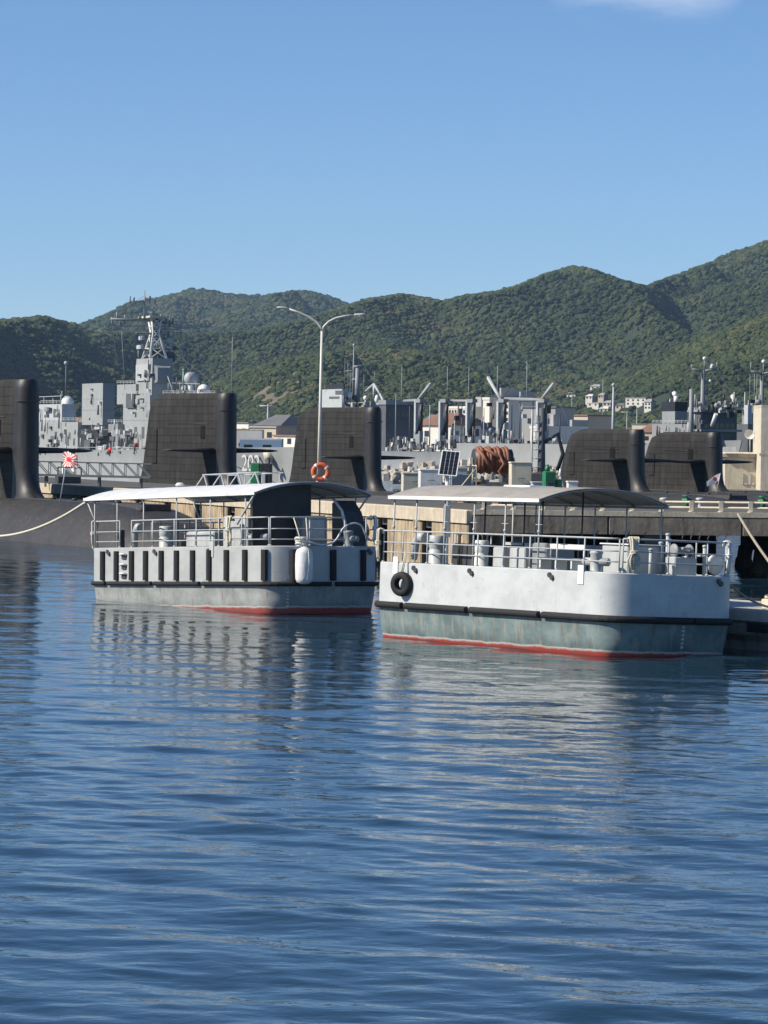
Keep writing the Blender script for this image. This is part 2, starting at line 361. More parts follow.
me.materials.append(M['water']); me.materials.append(M['water_far']); me.polygons.foreach_set('material_index', mi); me.update(calc_edges=True)
tag(link(bpy.data.objects.new('harbour_water', me)), kind='structure')

# ------------------------------------------------------------------ terrain
LAYERS = [ # crest distance, front run-out, back run-out, ridge outline (pixel x, pixel y), fold seed
 (6600, 2200, 1500, [(-700,345),(-200,330),(0,330),(75,325),(100,316),(130,302),(160,295),(190,288),(212,290),(235,294),(265,294),(300,289),(325,294),(350,304),(420,318),(600,330),(1200,360)], 3),
 (4700, 1900, 1500, [(-700,350),(-300,345),(0,337),(60,334),(110,330),(150,329),(200,332),(250,328),(300,318),(345,304),(365,297),(400,292),(425,295),(440,299),(465,293),(500,288),(520,282),(545,271),(570,264),(590,267),(615,277),(645,284),(665,276),(700,263),(730,250),(768,237),(830,212),(920,190),(1300,200)], 17),
 (3500, 1300, 900, [(-700,345),(-300,325),(-100,318),(0,317),(25,314),(45,313),(60,318),(75,325),(95,345),(120,362),(160,385),(220,410),(300,436),(1200,440)], 29),
 (3300, 1150, 700, [(-600,440),(130,420),(180,398),(230,372),(280,356),(330,348),(380,345),(420,347),(455,355),(490,372),(530,392),(600,420),(1200,440)], 41),
 (2700, 1050, 700, [(-600,440),(480,428),(540,408),(580,392),(620,372),(660,350),(700,330),(740,316),(768,306),(850,285),(1000,280),(1300,330)], 53),
]
def terrain(x, y):
    x = np.asarray(x, dtype=float); y = np.asarray(y, dtype=float)
    z = np.full(np.broadcast(x, y).shape, 2.5)
    for Yc, fr, bk, prof, sd in LAYERS:
        pxs = np.array([p[0] for p in prof], float); pys = np.array([p[1] for p in prof], float)
        Xs = (pxs - CX)/F*Yc; Zs = H + (CY - pys + ROLL*(pxs-CX))/F*Yc
        wx = x + (fbm(x/420.0, y/420.0, sd)-0.47)*260*np.clip(np.abs(y-Yc)/600.0, 0, 1)
        crest = np.interp(wx, Xs, Zs)
        d = (Yc - y)
        t = np.where(d > 0, d/fr, -d/bk); t = np.clip(t, 0, 1)
        prof_t = 1 - t*(0.72+0.28*t)      # fairly straight slope
        fold = (1-np.abs(2*fbm(x/260.0 + y/1500.0, y/1000.0, sd+5, 4)-0.95))       # ridged spurs running down the slope
        fold2 = fbm(x/110.0, y/240.0, sd+9, 3)
        amp = np.clip((t-0.06)*2.6, 0, 1)*np.clip((1-t)*3, 0, 1)
        zz = 2.5 + (crest-8.5)*prof_t + amp*((fold-0.72)*210 + (fold2-0.45)*40)*np.clip(crest/140, 0.15, 1.3)
        yy = np.maximum(y, 200.0); sky_c = np.interp(x*Yc/yy, Xs, Zs)          # keep spurs below their own skyline
        zz = np.where(d > 0, np.minimum(zz, H + (sky_c - 6.0 - H)*yy/Yc - 2.0*np.clip(d/200, 0, 1)), zz)
        zz = np.where(d > fr, -5, zz); zz = np.where(crest < 8, 2.5, zz)
        z = np.maximum(z, zz)
    return z
def hillmat():
    return mat('forest_floor', (0.026,0.040,0.017), 0.95, 0.4, 0.01, bump=0.0)
xs = np.concatenate([np.arange(-2600,-1100,60), np.arange(-1100,1100,16), np.arange(1100,2601,60)])
ys = np.concatenate([np.arange(900,5000,22), np.arange(5000,8300,50)])
GX, GY = np.meshgrid(xs, ys); GZ = terrain(GX, GY)
nx, ny = len(xs), len(ys)
vv = np.stack([GX.ravel(), GY.ravel(), GZ.ravel()-1.0], 1)
ii = (np.arange(ny-1)[:,None]*nx + np.arange(nx-1)[None,:]).ravel()
ff = np.stack([ii, ii+1, ii+nx+1, ii+nx], 1)
me = bpy.data.meshes.new('hills'); me.vertices.add(len(vv)); me.vertices.foreach_set('co', vv.ravel())
me.loops.add(ff.size); me.loops.foreach_set('vertex_index', ff.ravel().astype(np.int32)); me.polygons.add(len(ff))
me.polygons.foreach_set('loop_start', np.arange(0, ff.size, 4, dtype=np.int32)); me.polygons.foreach_set('use_smooth', np.ones(len(ff), dtype=bool)); me.update(calc_edges=True)
me.materials.append(hillmat())
tag(link(bpy.data.objects.new('hills', me)), kind='structure')
# flat town shore in front of the hills
sh = MB(); sh.box(-1500, 1500, 640, 1100, -3, 2.45)
tag(sh.build('town_ground', mat('town_ground', (0.20,0.19,0.165), 0.95, 0.3, 0.05)), kind='structure')

def ray_hit(px, py, y0=700.0, y1=7000.0):
    d = ray(px, py); Y = np.arange(y0, y1, 4.0); z = H + d.z*Y; t = terrain(d.x*Y, Y)
    k = np.argmax(t >= z) if (t >= z).any() else 0
    return float(d.x*Y[k]), float(Y[k]), float(t[k])

# ------------------------------------------------------------------ forest (one mass of crowns on the hills)
def leafmat():
    m = bpy.data.materials.new('forest_leaves'); m.use_nodes = True
    n, l = m.node_tree.nodes, m.node_tree.links; p = n['Principled BSDF']; p.inputs['Roughness'].default_value = 0.75; p.inputs['Specular IOR Level'].default_value = 0.2
    oi = n.new('ShaderNodeObjectInfo'); ge = n.new('ShaderNodeNewGeometry')
    r = n.new('ShaderNodeValToRGB'); e = r.color_ramp.elements
    e[0].position = 0.0; e[0].color = (0.014,0.023,0.013,1); e[1].position = 1.0; e[1].color = (0.115,0.092,0.040,1)
    for pos, c in ((0.3,(0.029,0.046,0.018,1)),(0.62,(0.048,0.070,0.025,1)),(0.86,(0.078,0.090,0.031,1))):
        q = e.new(pos); q.color = c
    nt = n.new('ShaderNodeTexNoise'); nt.inputs['Scale'].default_value = 0.0045; nt.inputs['Detail'].default_value = 4; l.new(ge.outputs['Position'], nt.inputs['Vector'])
    a = n.new('ShaderNodeMath'); a.operation = 'MULTIPLY_ADD'; a.inputs[1].default_value = 0.62
    l.new(oi.outputs['Random'], a.inputs[0])
    b = n.new('ShaderNodeMapRange'); b.inputs['From Min'].default_value = 0.35; b.inputs['From Max'].default_value = 0.68; b.inputs['To Min'].default_value = 0.0; b.inputs['To Max'].default_value = 0.5
    l.new(nt.outputs['Fac'], b.inputs['Value']); l.new(b.outputs['Result'], a.inputs[2])
    l.new(a.outputs[0], r.inputs['Fac']); l.new(r.outputs['Color'], p.inputs['Base Color'])
    return m
M['leaf'] = leafmat()
protos = bpy.data.collections.new('crown_shapes')
for k in range(5):
    bm = bmesh.new(); bmesh.ops.create_icosphere(bm, subdivisions=3, radius=1.0)
    r2 = np.random.default_rng(100+k); dirs = r2.normal(size=(16,3)); dirs /= np.linalg.norm(dirs,axis=1)[:,None]; hh = r2.uniform(0.15,0.5,16)
    for v in bm.verts:
        c = np.array(v.co); d = dirs @ c
        bul = max(0.0, float(np.max(hh*np.clip((d-0.72)/0.28, 0, 1)**0.6)))
        v.co = Vector(c*(0.72 + bul + r2.uniform(-0.13,0.13)))
        v.co.z *= 0.85 if v.co.z > 0 else 0.6
    me = bpy.data.meshes.new('crown_shape'); bm.to_mesh(me); bm.free(); me.materials.append(M['leaf'])
    o = bpy.data.objects.new('crown_shape', me); protos.objects.link(o)
pts = []; scl = []
def scatter(y0, y1, spacing, size, lo=0.0):
    n = int((y1-y0)*(2*(0.145*(y0+y1)/2+60))/spacing**2)
    Y = rng.uniform(y0, y1, n); X = rng.uniform(-1,1,n)*(0.145*Y+60)
    Z = terrain(X, Y); keep = Z > 6.0
    # leave out slopes that turn their back to the harbour
    dz = terrain(X, Y+12) - Z; keep &= dz > -7.0
    X, Y, Z = X[keep], Y[keep], Z[keep]
    pts.append(np.stack([X, Y, Z+size*0.25], 1)); scl.append(np.clip(rng.lognormal(0, 0.42, len(X)), 0.35, 2.4)*size)
scatter(1500, 2800, 3.4, 1.75); scatter(2800, 3700, 3.6, 2.0); scatter(3700, 5000, 4.2, 2.35); scatter(5000, 6900, 6.0, 3.4)
P_ = np.concatenate(pts); S_ = np.concatenate(scl)
# clearings: the bare cutting on the slope and the house plots
CLEAR = []
def clear(px, py, r):
    x, y, z = ray_hit(px, py); CLEAR.append((x, y, r)); return x, y, z
HOUSES_HILL = [(573,397,9,5,'pale house with flat roof at the left edge of the hillside hamlet'),(597,389,10,3.5,'white house highest up the wooded slope'),
 (591,399,7,6,'beige house below the highest white house'),(603,398,6,4,'grey roofed house tucked right of the beige house'),(595,406,12,4.5,'long white house left of the flagpole'),
 (609,406,8,5,'cream house just left of the flagpole'),(638,403,24,5,'long flat roofed white school building on the slope'),(622,409,9,5,'beige house right of the flagpole'),
 (650,407,7,4,'small white house at the right end of the school'),(606,412,9,4,'tan house low behind the flagpole')]
for h in HOUSES_HILL: clear(h[0], h[1], 11 + h[2]*0.35)
for cpx, cpy, cr in ((262,396,7),(270,399,6),(278,402,6)): clear(cpx, cpy, cr)
for hx, hy, hr in CLEAR:
    d2 = (P_[:,0]-hx)**2 + ((P_[:,1]-hy)*0.45)**2
    kk = d2 > hr*hr; P_ = P_[kk]; S_ = S_[kk]
me = bpy.data.meshes.new('forest'); me.vertices.add(len(P_)); me.vertices.foreach_set('co', P_.ravel())
at_ = me.attributes.new('crown_size', 'FLOAT', 'POINT'); at_.data.foreach_set('value', S_.astype(np.float32))
fo = tag(link(bpy.data.objects.new('forest', me)), 'dense green woodland covering the hills behind the harbour', 'forest', kind='stuff')
ng = bpy.data.node_groups.new('crowns_on_points', 'GeometryNodeTree')
ng.interface.new_socket('Geometry', in_out='INPUT', socket_type='NodeSocketGeometry'); ng.interface.new_socket('Geometry', in_out='OUTPUT', socket_type='NodeSocketGeometry')
gi = ng.nodes.new('NodeGroupInput'); go = ng.nodes.new('NodeGroupOutput'); ip = ng.nodes.new('GeometryNodeInstanceOnPoints')
ci = ng.nodes.new('GeometryNodeCollectionInfo'); ci.inputs['Collection'].default_value = protos; ci.inputs['Separate Children'].default_value = True; ci.inputs['Reset Children'].default_value = True
ip.inputs['Pick Instance'].default_value = True
na = ng.nodes.new('GeometryNodeInputNamedAttribute'); na.data_type = 'FLOAT'; na.inputs['Name'].default_value = 'crown_size'
rv = ng.nodes.new('FunctionNodeRandomValue'); rv.data_type = 'FLOAT_VECTOR'; rv.inputs[0].default_value = (-0.25,-0.25,0); rv.inputs[1].default_value = (0.25,0.25,6.283)
ng.links.new(gi.outputs[0], ip.inputs['Points']); ng.links.new(ci.outputs[0], ip.inputs['Instance'])
ng.links.new([o for o in na.outputs if o.enabled][0], ip.inputs['Scale']); ng.links.new(rv.outputs[0], ip.inputs['Rotation']); ng.links.new(ip.outputs[0], go.inputs[0])
mod = fo.modifiers.new('crowns', 'NODES'); mod.node_group = ng
# bare earth cutting on the slope
cx_, cy_, cz_ = ray_hit(268, 399)
eb = MB(); N = 14
ep = []
for j in range(N):
    for i in range(N):
        X = cx_ + (i/(N-1)-0.5)*44; Y = cy_ + (j/(N-1)-0.5)*70
        ep.append((X, Y, float(terrain(X, Y)) + 0.8 + random.uniform(-0.8, 0.8)))
eb.add(ep, [(j*N+i, j*N+i+1, (j+1)*N+i+1, (j+1)*N+i) for j in range(N-1) for i in range(N-1)])
tag(eb.build('earth_cutting', mat('bare_earth', (0.15,0.125,0.085), 0.95, 0.3, 0.1)), kind='structure')

# ================================================================== small craft
def outline(L0, W, bulge, n_side=20, n_bow=40, p=3.1, rc=0.55):
    """deck plan, counter-clockwise from the stern starboard corner: x forward, y to port"""
    hw = W/2; pts = []
    for k in range(5):
        a = math.pi + k/4*math.pi/2; pts.append((rc+rc*math.cos(a), -hw+rc+rc*math.sin(a)))
    for k in range(1, n_side+1): pts.append((rc+(L0-rc)*k/n_side, -hw))
    for k in range(1, n_bow):
        a = -math.pi/2 + math.pi*k/n_bow
        c, s_ = math.cos(a), math.sin(a)
        pts.append((L0+bulge*abs(c)**(2/p), hw*math.copysign(abs(s_)**(2/p), s_)))
    for k in range(n_side+1): pts.append((L0-(L0-rc)*k/n_side, hw))
    for k in range(1, 5):
        a = math.pi/2 + k/4*math.pi/2; pts.append((rc+rc*math.cos(a), hw-rc+rc*math.sin(a)))
    return pts
def inset(pts, d):
    n = len(pts); out = []
    for i in range(n):
        a = Vector(pts[i-1]); b = Vector(pts[(i+1) % n]); t = (b-a)
        if t.length < 1e-9: out.append(pts[i]); continue
        t.normalize(); nrm = Vector((t.y, -t.x))      # outward
        out.append((pts[i][0]-nrm.x*d, pts[i][1]-nrm.y*d))
    return out
def along(pts, closed=True):
    s = [0.0]; n = len(pts)
    for i in range(1, n+(1 if closed else 0)): s.append(s[-1] + (Vector(pts[i % n])-Vector(pts[i-1])).length)
    return s
def sample(pts, S, d):
    n = len(pts)
    for i in range(len(S)-1):
        if S[i] <= d <= S[i+1] + 1e-9:
            k = 0 if S[i+1]==S[i] else (d-S[i])/(S[i+1]-S[i]); a = Vector(pts[i]); b = Vector(pts[(i+1)%n]); t = (b-a).normalized()
            return a.lerp(b, k), Vector((t.y, -t.x))
    return Vector(pts[0]), Vector((0,-1))

L0, WB, BUL = 10.4, 4.8, 1.35
ZG, ZD, ZF = 2.22, 2.05, 0.95          # gunwale, deck, rubbing strake
def make_boat(name, loc, heading, trim, heel, hullmat, label, L0=L0):
    root = empty(name, loc, 0, label, 'boat', 'harbour launches tied up in front of the pier')
    root.rotation_euler = (heel, trim, math.atan2(heading[1], heading[0]))
    bpy.context.view_layer.update()
    OUT = outline(L0, WB, BUL)
    # hull shell: keel to gunwale, over the cap, down to the deck
    lv = [(-0.7, 0.95), (-0.25, 0.42), (0.0, 0.15), (0.45, 0.07), (0.86, 0.015), (0.90, 0.0), (ZF, 0.0), (1.6, 0.0), (ZG, 0.0), (ZG+0.03, 0.03), (ZG+0.03, 0.09), (ZG, 0.10), (ZD, 0.10)]
    m = MB(); rings = [[(x, y, z) for x, y in inset(OUT, d)] for z, d in lv]
    m.loft(rings, True, True); hull = m.build('hull', hullmat, root)
    for p_ in hull.data.polygons: p_.use_smooth = True
    md = hull.modifiers.new('edges', 'EDGE_SPLIT'); md.split_angle = math.radians(40)
    m = MB(); m.prism(inset(OUT, 0.13), ZD-0.04, ZD+0.012); m.build('deck', M['deckgrey'], root)
    return root, OUT
def M_of(root):
    bpy.context.view_layer.update(); return root.matrix_world.copy()
def on_boat(o, root, loc=(0,0,0), rot=(0,0,0)):
    o.matrix_world = M_of(root) @ Matrix.Translation(loc) @ Euler(rot).to_matrix().to_4x4(); return o

def strakes(root, OUT, cuts, z=ZF, h=0.10, mat_=None, e_out=1.0):
    """black rubbing strake in separate lengths round the hull; cuts are distances along the outline"""
    S = along(OUT)
    for a, b in cuts:
        n = max(4, int((b-a)/0.22)); path = []
        prof = [(-0.0, -h), (0.10, -h*0.95), (0.155, -h*0.45), (0.165, 0.0), (0.155, h*0.45), (0.10, h*0.95), (0.0, h)]
        rings = []
        for k in range(n+1):
            q, nr = sample(OUT, S, a+(b-a)*k/n)
            rings.append([(q.x+nr.x*(e*e_out+0.004), q.y+nr.y*(e*e_out+0.004), z+dz) for e, dz in prof])
        MB().loft(rings, True, False).build('rubbing_strake', M['rubber'], root)
def rails(root, OUT, segs, heights, post_gap, mtl, r_top=0.026, r=0.018):
    IN = inset(OUT, 0.08); S = along(IN)
    posts = []
    for a, b in segs:
        for hz in heights:
            n = max(2, int((b-a)/0.25)); path = []
            for k in range(n+1):
                q, _ = sample(IN, S, a+(b-a)*k/n); path.append((q.x, q.y, ZG+0.03+hz))
            MB().tube(path, r_top if hz == heights[-1] else r, 6).build('rail', mtl, root)
        k = max(1, round((b-a)/post_gap))
        for i in range(k+1):
            q, _ = sample(IN, S, a+(b-a)*i/k)
            m = MB(); m.tube([(q.x, q.y, ZG+0.0), (q.x, q.y, ZG+0.03+heights[-1])], 0.024, 6); m.lathe([(0.05,0),(0.05,0.03),(0.03,0.05)], (q.x,q.y,ZG+0.028), 8)
            m.build('rail_post', mtl, root)
def canopy(root, x0, x1, half, ze, rise, mtop, valance, frame):
    n = 14; rings = []
    def arc(t, d=0.0): 
        a = -1 + 2*t; return (half+d*0)*a, ze + rise*(1-abs(a)**2.2) + d
    nseg = max(6, int((x1-x0)/0.8))
    for k in range(nseg+1):
        x = x0+(x1-x0)*k/nseg; sag = 0.02*math.sin(k*math.pi)  # taut sheet
        dip = -0.018 if k % 2 else 0.0
        up = [(x, *arc(t/n, 0.03+dip*math.sin(math.pi*t/n))) for t in range(n+1)]
        dn = [(x, *arc(t/n, 0.0+dip*math.sin(math.pi*t/n))) for t in range(n, -1, -1)]
        rings.append(up+dn)
    top = MB().loft(rings, True, True).build('canopy_roof', mtop, root)
    top.modifiers.new('edges', 'EDGE_SPLIT').split_angle = math.radians(35)
    for sgn in (-1, 1):
        m = MB(); m.box(x0, x1, sgn*half-0.02, sgn*half+0.02, ze-0.06, ze+0.045); m.build('eave_trim', valance, root)
        m = MB(); m.tube([(x0+0.05, sgn*(half-0.06), ze-0.06), (x1-0.05, sgn*(half-0.06), ze-0.06)], 0.028, 6); m.build('eave_pipe', frame, root)
    nb = max(3, round((x1-x0)/1.45))
    for k in range(nb+1):
        x = x0+0.06+(x1-x0-0.12)*k/nb
        m = MB(); m.tube([(x, *arc(t/n, -0.045)) for t in range(n+1)], 0.024, 6); m.build('canopy_rib', frame, root)
def stanchions(root, xs, half, ze, mtl, r=0.026, sides=(-1, 1), arms=False):
    for x in xs:
        for s_ in sides:
            m = MB(); m.tube([(x, s_*half, ZD), (x, s_*half, ze)], r, 7)
            if arms and s_ < 0: 
                m.tube([(x-0.16, s_*half, ze-0.66), (x+0.16, s_*half, ze-0.66)], 0.012, 5); m.lathe([(0.045,-0.04),(0.045,0.04)], (x, s_*half, ZG+1.1), 8)
            m.build('canopy_post', mtl, root)
def fairleads(root, dists, OUT):
    S = along(OUT)
    for d in dists:
        q, nr = sample(OUT, S, d); m = MB()
        for k, (e, dz) in enumerate(((0.0, 0.0), (0.11, -0.07))):
            t = Vector((-nr.y, nr.x)); c = q + t*e
            m.tube([(c.x-nr.x*0.02, c.y-nr.y*0.02, ZG-0.12+dz), (c.x+nr.x*0.06, c.y+nr.y*0.06, ZG-0.12+dz)], 0.075, 10)
        m.build('fairlead', M['darksteel'], root)
def gate_plate(root, d, OUT, mtl):
    q, nr = sample(OUT, along(OUT), d); t = Vector((-nr.y, nr.x)); m = MB()
    a = q - t*0.13; b = q + t*0.13
    m.add([(a.x+nr.x*e, a.y+nr.y*e, z) for z in (ZG-0.34, ZG+0.20) for e in (0.005, 0.025)] + [(b.x+nr.x*e, b.y+nr.y*e, z) for z in (ZG-0.34, ZG+0.20) for e in (0.005, 0.025)],
          [(0,1,3,2),(4,6,7,5),(0,4,5,1),(2,3,7,6),(1,5,7,3),(0,2,6,4)])
    m.build('hinge_plate', mtl, root)
def draught_marks(root, OUT, d, txt, bow_z):
    S = along(OUT); q, nr = sample(OUT, S, d); me = text_mesh(txt, 0.24); me.materials.append(M['hull_number'])
    o = link(bpy.data.objects.new('draught_number', me)); o.parent = root; o.location = (q.x+nr.x*0.012, q.y+nr.y*0.012, bow_z)
    o.rotation_euler = (math.radians(90), 0, math.atan2(nr.y, nr.x)+math.radians(90))
    for k in range(6):
        z = 0.78 - k*0.115; off = -(0.012 if z > 0.86 else -0.02 - 0.0)*0
        ins = np.interp(z, [0.0, 0.45, 0.86], [0.15, 0.07, 0.015])
        p_, n2 = sample(inset(OUT, float(ins)), along(inset(OUT, float(ins))), d*along(inset(OUT, float(ins)))[-1]/S[-1])
        m = MB(); t = Vector((-n2.y, n2.x)); w = 0.05 if k % 2 else 0.035
        m.add([(p_.x+n2.x*e+t.x*a, p_.y+n2.y*e+t.y*a, z+b) for e in (-0.03, 0.02) for a, b in ((-w,-0.03),(w,-0.03),(w,0.03),(-w,0.03))], [(0,3,2,1),(4,5,6,7),(0,1,5,4),(1,2,6,5),(2,3,7,6),(3,0,4,7)])
        m.build('draught_tick', M['hull_number'], root)
def bitt(root, x, y, mtl, hgt=0.62, r=0.15, bar=0.42, ang=0.0, name='mooring_bitt'):
    m = MB(); z = ZD+0.01
    m.lathe([(r*1.25,0),(r*1.25,0.05),(r,0.07),(r,hgt-0.08),(r*1.12,hgt-0.05),(r*1.12,hgt),(r*0.8,hgt+0.03)], (x,y,z), 16)
    if bar:
        dx, dy = math.cos(ang)*bar, math.sin(ang)*bar; zc = z+hgt*0.62
        m.tube([(x-dx,y-dy,zc),(x-dx*0.94,y-dy*0.94,zc),(x+dx*0.94,y+dy*0.94,zc),(x+dx,y+dy,zc)], [0.085,0.115,0.115,0.085], 14)
    return m.build(name, mtl, root)
def drum(root, x, y, r, h, mtl, name='capstan'):
    m = MB(); m.lathe([(r*1.1,0),(r*1.1,0.06),(r,0.08),(r,h*0.55),(r*0.92,h*0.58),(r*0.92,h*0.62),(r,h*0.65),(r,h-0.03),(r*0.9,h)], (x,y,ZD+0.012), 20); return m.build(name, mtl, root)
def hoop(root, x, y, w, h, mtl, ang=0.0, z0=None, name='hand_hoop'):
    z0 = ZD if z0 is None else z0; pts_ = [(-w/2,0)] + [(-w/2+0.12-0.12*math.cos(a), h-0.12+0.12*math.sin(a)) for a in [k*math.pi/8 for k in range(5)]] + [(w/2-0.12+0.12*math.sin(a), h-0.12+0.12*math.cos(a)) for a in [k*math.pi/8 for k in range(5)]] + [(w/2,0)]
    m = MB(); m.tube([(x+math.cos(ang)*a, y+math.sin(ang)*a, z0+b) for a, b in pts_], 0.03, 7); return m.build(name, mtl, root)
def bench(root, x0, x1, y, mtl, back=True):
    m = MB(); zs = ZD+0.48; m.bbox(x0, x1, y-0.22, y+0.22, zs, zs+0.06, 0.02); m.build('bench_seat', mtl, root)
    for x in (x0+0.08, (x0+x1)/2, x1-0.08):
        m = MB(); m.box(x-0.03, x+0.03, y-0.2, y+0.2, ZD+0.012, zs); m.build('bench_leg', mtl, root)
    if back:
        m = MB(); m.bbox(x0, x1, y+0.19, y+0.24, zs+0.30, zs+0.46, 0.02)
        m.box(x0, x0+0.05, y+0.20, y+0.235, zs+0.06, zs+0.30); m.box(x1-0.05, x1, y+0.20, y+0.235, zs+0.06, zs+0.30); m.build('bench_back', mtl, root)
def hank(label, root, loc, rot=(0,0,0), L=0.75, w=0.17, mtl=None, group='rope hanks hung on the boat rails', seed=0):
    """a coiled rope hung over a rail and lashed round its middle"""
    r_ = random.Random(seed); e = bpy.data.objects.new('rope_hank', None); link(e); tag(e, label, 'rope', group)
    m = MB(); n = 7
    for k in range(n):
        t = (k-(n-1)/2)/((n-1)/2); top = w*0.75*t; bot = w*1.1*t; d = r_.uniform(-0.03, 0.04); LL = L*(1-0.12*abs(t))+r_.uniform(-0.05,0.02)
        m.tube([(top, 0.09+d, -0.10), (top*1.0, 0.06+d, 0.035), (top, -0.02, 0.055), (top, -0.075+d, 0.02), (top*0.55, -0.085+d, -LL*0.40), (bot, -0.075+d, -LL*0.72), (bot*0.75, -0.06+d, -LL*0.93), (0.0, -0.05+d, -LL)], 0.030, 6)
    m.build('coil', mtl or M['rope'], e)
    m = MB(); m.tube([(w*0.62*math.cos(a), -0.07+0.075*math.sin(a), -L*0.42+0.015*math.sin(3*a)) for a in [k*math.pi/8 for k in range(17)]], 0.032, 6); m.tube([(w*0.62*math.cos(a), -0.07+0.075*math.sin(a), -L*0.36) for a in [k*math.pi/8 for k in range(17)]], 0.03, 6)
    m.build('lashing', mtl or M['rope'], e)
    return on_boat(e, root, loc, rot)
def cable(name, pts_, r, mtl, label, cat='rope', group=None, n=7):
    """smooth rope through points (Catmull-Rom)"""
    P = [Vector(p) for p in pts_]; P = [2*P[0]-P[1]] + P + [2*P[-1]-P[-2]]; out = []
    for i in range(1, len(P)-2):
        for k in range(8):
            t = k/8; a,b,c,d = P[i-1],P[i],P[i+1],P[i+2]
            out.append(0.5*((2*b)+(c-a)*t+(2*a-5*b+4*c-d)*t*t+(3*b-a-3*c+d)*t**3))
    out.append(P[-2]); return tag(MB().tube(out, r, n).build(name, mtl), label, cat, group)
def sagline(a, b, sag, n=8):
    a, b = Vector(a), Vector(b); return [a.lerp(b, k/n) - Vector((0,0,sag*4*(k/n)*(1-k/n))) for k in range(n+1)]
def ring_buoy(label, loc, rot, R=0.36, r=0.085):
    e = empty('lifebuoy', loc, 0, label, 'lifebuoy', 'orange lifebuoys'); e.rotation_euler = rot
    m = MB(); rings = []
    for k in range(28):
        a = 2*math.pi*k/28; rings.append([((R+r*math.cos(b))*math.cos(a), r*0.8*math.sin(b), (R+r*math.cos(b))*math.sin(a)) for b in [2*math.pi*j/10 for j in range(10)]])
    rings.append(rings[0]); m.loft(rings, False, True).build('ring', M['orange'], e)
    for q in range(4):
        a0 = q*math.pi/2+0.5; m = MB(); rr = []
        for k in range(5):
            a = a0+k*0.07; rr.append([((R+(r+0.006)*math.cos(b))*math.cos(a), (r*0.8+0.006)*math.sin(b), (R+(r+0.006)*math.cos(b))*math.sin(a)) for b in [2*math.pi*j/10 for j in range(10)]])
        m.loft(rr, True, True).build('band', M['white'], e)
    return e

# ------------------------------------------------------------------ right boat
uR = Vector((0.58, -0.815)); pR = Vector((0.815, 0.58))
A = on_z(377, 635.5, 0.0)                      # stern starboard corner on the water
locR = Vector((A.x, A.y, -0.06)) + Vector((pR.x, pR.y, 0))*(WB/2-0.25)
boatR, OUT = make_boat('passenger_launch', locR, uR, math.radians(-0.5), math.radians(-2.2), M['hull_right'], 'white harbour launch with grey canopy and a tyre on its side')
S = along(OUT); TOT = S[-1]; s0 = S[5]          # s0 ~ start of the starboard side
PER = TOT
bowd = S[4] + (L0-0.55)                         # distance where the bow curve starts
cuts = [(0.2, 1.95), (2.15, 5.2), (5.4, 8.65), (8.85, bowd+3.55)]
cuts += [(bowd+3.62, bowd+7.4)] + [(bowd+7.5, bowd+10.6), (bowd+10.7, bowd+13.9), (bowd+14.0, TOT-0.7)]
strakes(boatR, OUT, cuts, e_out=0.85)
HT = [0.30, 0.60, 0.95]
rails(boatR, OUT, [(0.35, bowd+0.9), (bowd+1.0, bowd+5.4), (bowd+5.5, TOT-3.0)], HT, 1.32, M['pale'])
canopy(boatR, 0.7, 8.15, 2.42, 4.22, 0.42, M['canvas_grey'], M['white'], M['midgrey'])
stanchions(boatR, [0.85, 2.0, 3.45, 4.9, 6.4, 8.0], 2.28, 4.18, M['pale'], arms=True)
stanchions(boatR, [3.4, 6.2], 0.75, 4.55, M['darksteel'])  # inner posts, canopy shade put into their dark colour
fairleads(boatR, [S[4]+1.6, S[4]+4.4, S[4]+8.2, bowd+4.6], OUT)
for d in (S[4]+0.65, S[4]+9.6): gate_plate(boatR, d, OUT, M['white'])
draught_marks(boatR, OUT, bowd+3.30, '28', 1.12)
drum(boatR, 2.25, -1.65, 0.26, 1.05, M['pale']); drum(boatR, 4.55, -1.7, 0.21, 0.95, M['white'], 'mooring_post')
m = MB(); m.bbox(2.6, 4.0, -1.35, 0.4, ZD+0.012, ZD+0.85, 0.05); m.build('engine_casing', M['darksteel'], boatR)
for x, w in ((2.75, 0.65), (3.75, 0.95), (4.9, 0.6)): hoop(boatR, x, -1.5, w, 1.15, M['darksteel'], 0.15)
m = MB(); m.tube([(1.15,-1.7,ZD+0.3),(1.2,-1.7,ZD+0.8),(1.45,-1.7,ZD+1.0),(1.75,-1.7,ZD+0.95)], [0.1,0.13,0.17,0.2], 12); m.build('cowl_vent', M['pale'], boatR)
for x0, x1 in ((5.35, 5.9), (6.15, 6.9)):
    m = MB(); m.bbox(x0, x1, -1.9, -1.25, ZD+0.012, ZD+0.78, 0.03); m.build('locker', M['pale'], boatR)
m = MB(); m.bbox(6.95, 7.6, -1.7, -0.6, ZD+0.012, ZD+0.95, 0.04); m.build('locker', M['midgrey'], boatR)
bench(boatR, 7.6, 9.2, -1.75, M['white']); bench(boatR, 1.2, 3.2, 1.5, M['pale']); bench(boatR, 4.2, 7.6, 1.5, M['pale'])
bench(boatR, 4.6, 7.2, 0.0, M['pale'])
m = MB(); m.bbox(9.3, 10.5, -1.0, 0.35, ZD+0.012, ZD+0.98, 0.04); m.build('ventilator_box', M['pale'], boatR)
m = MB(); m.bbox(9.25, 10.55, -1.05, 0.40, ZD+0.985, ZD+1.02, 0.012); m.build('ventilator_lid', M['white'], boatR)
bitt(boatR, 10.0, -1.75, M['pale'], 0.75, 0.17, 0.42, math.radians(25)); bitt(boatR, 10.4, 1.3, M['white'], 0.7, 0.15, 0.36, math.radians(-20))
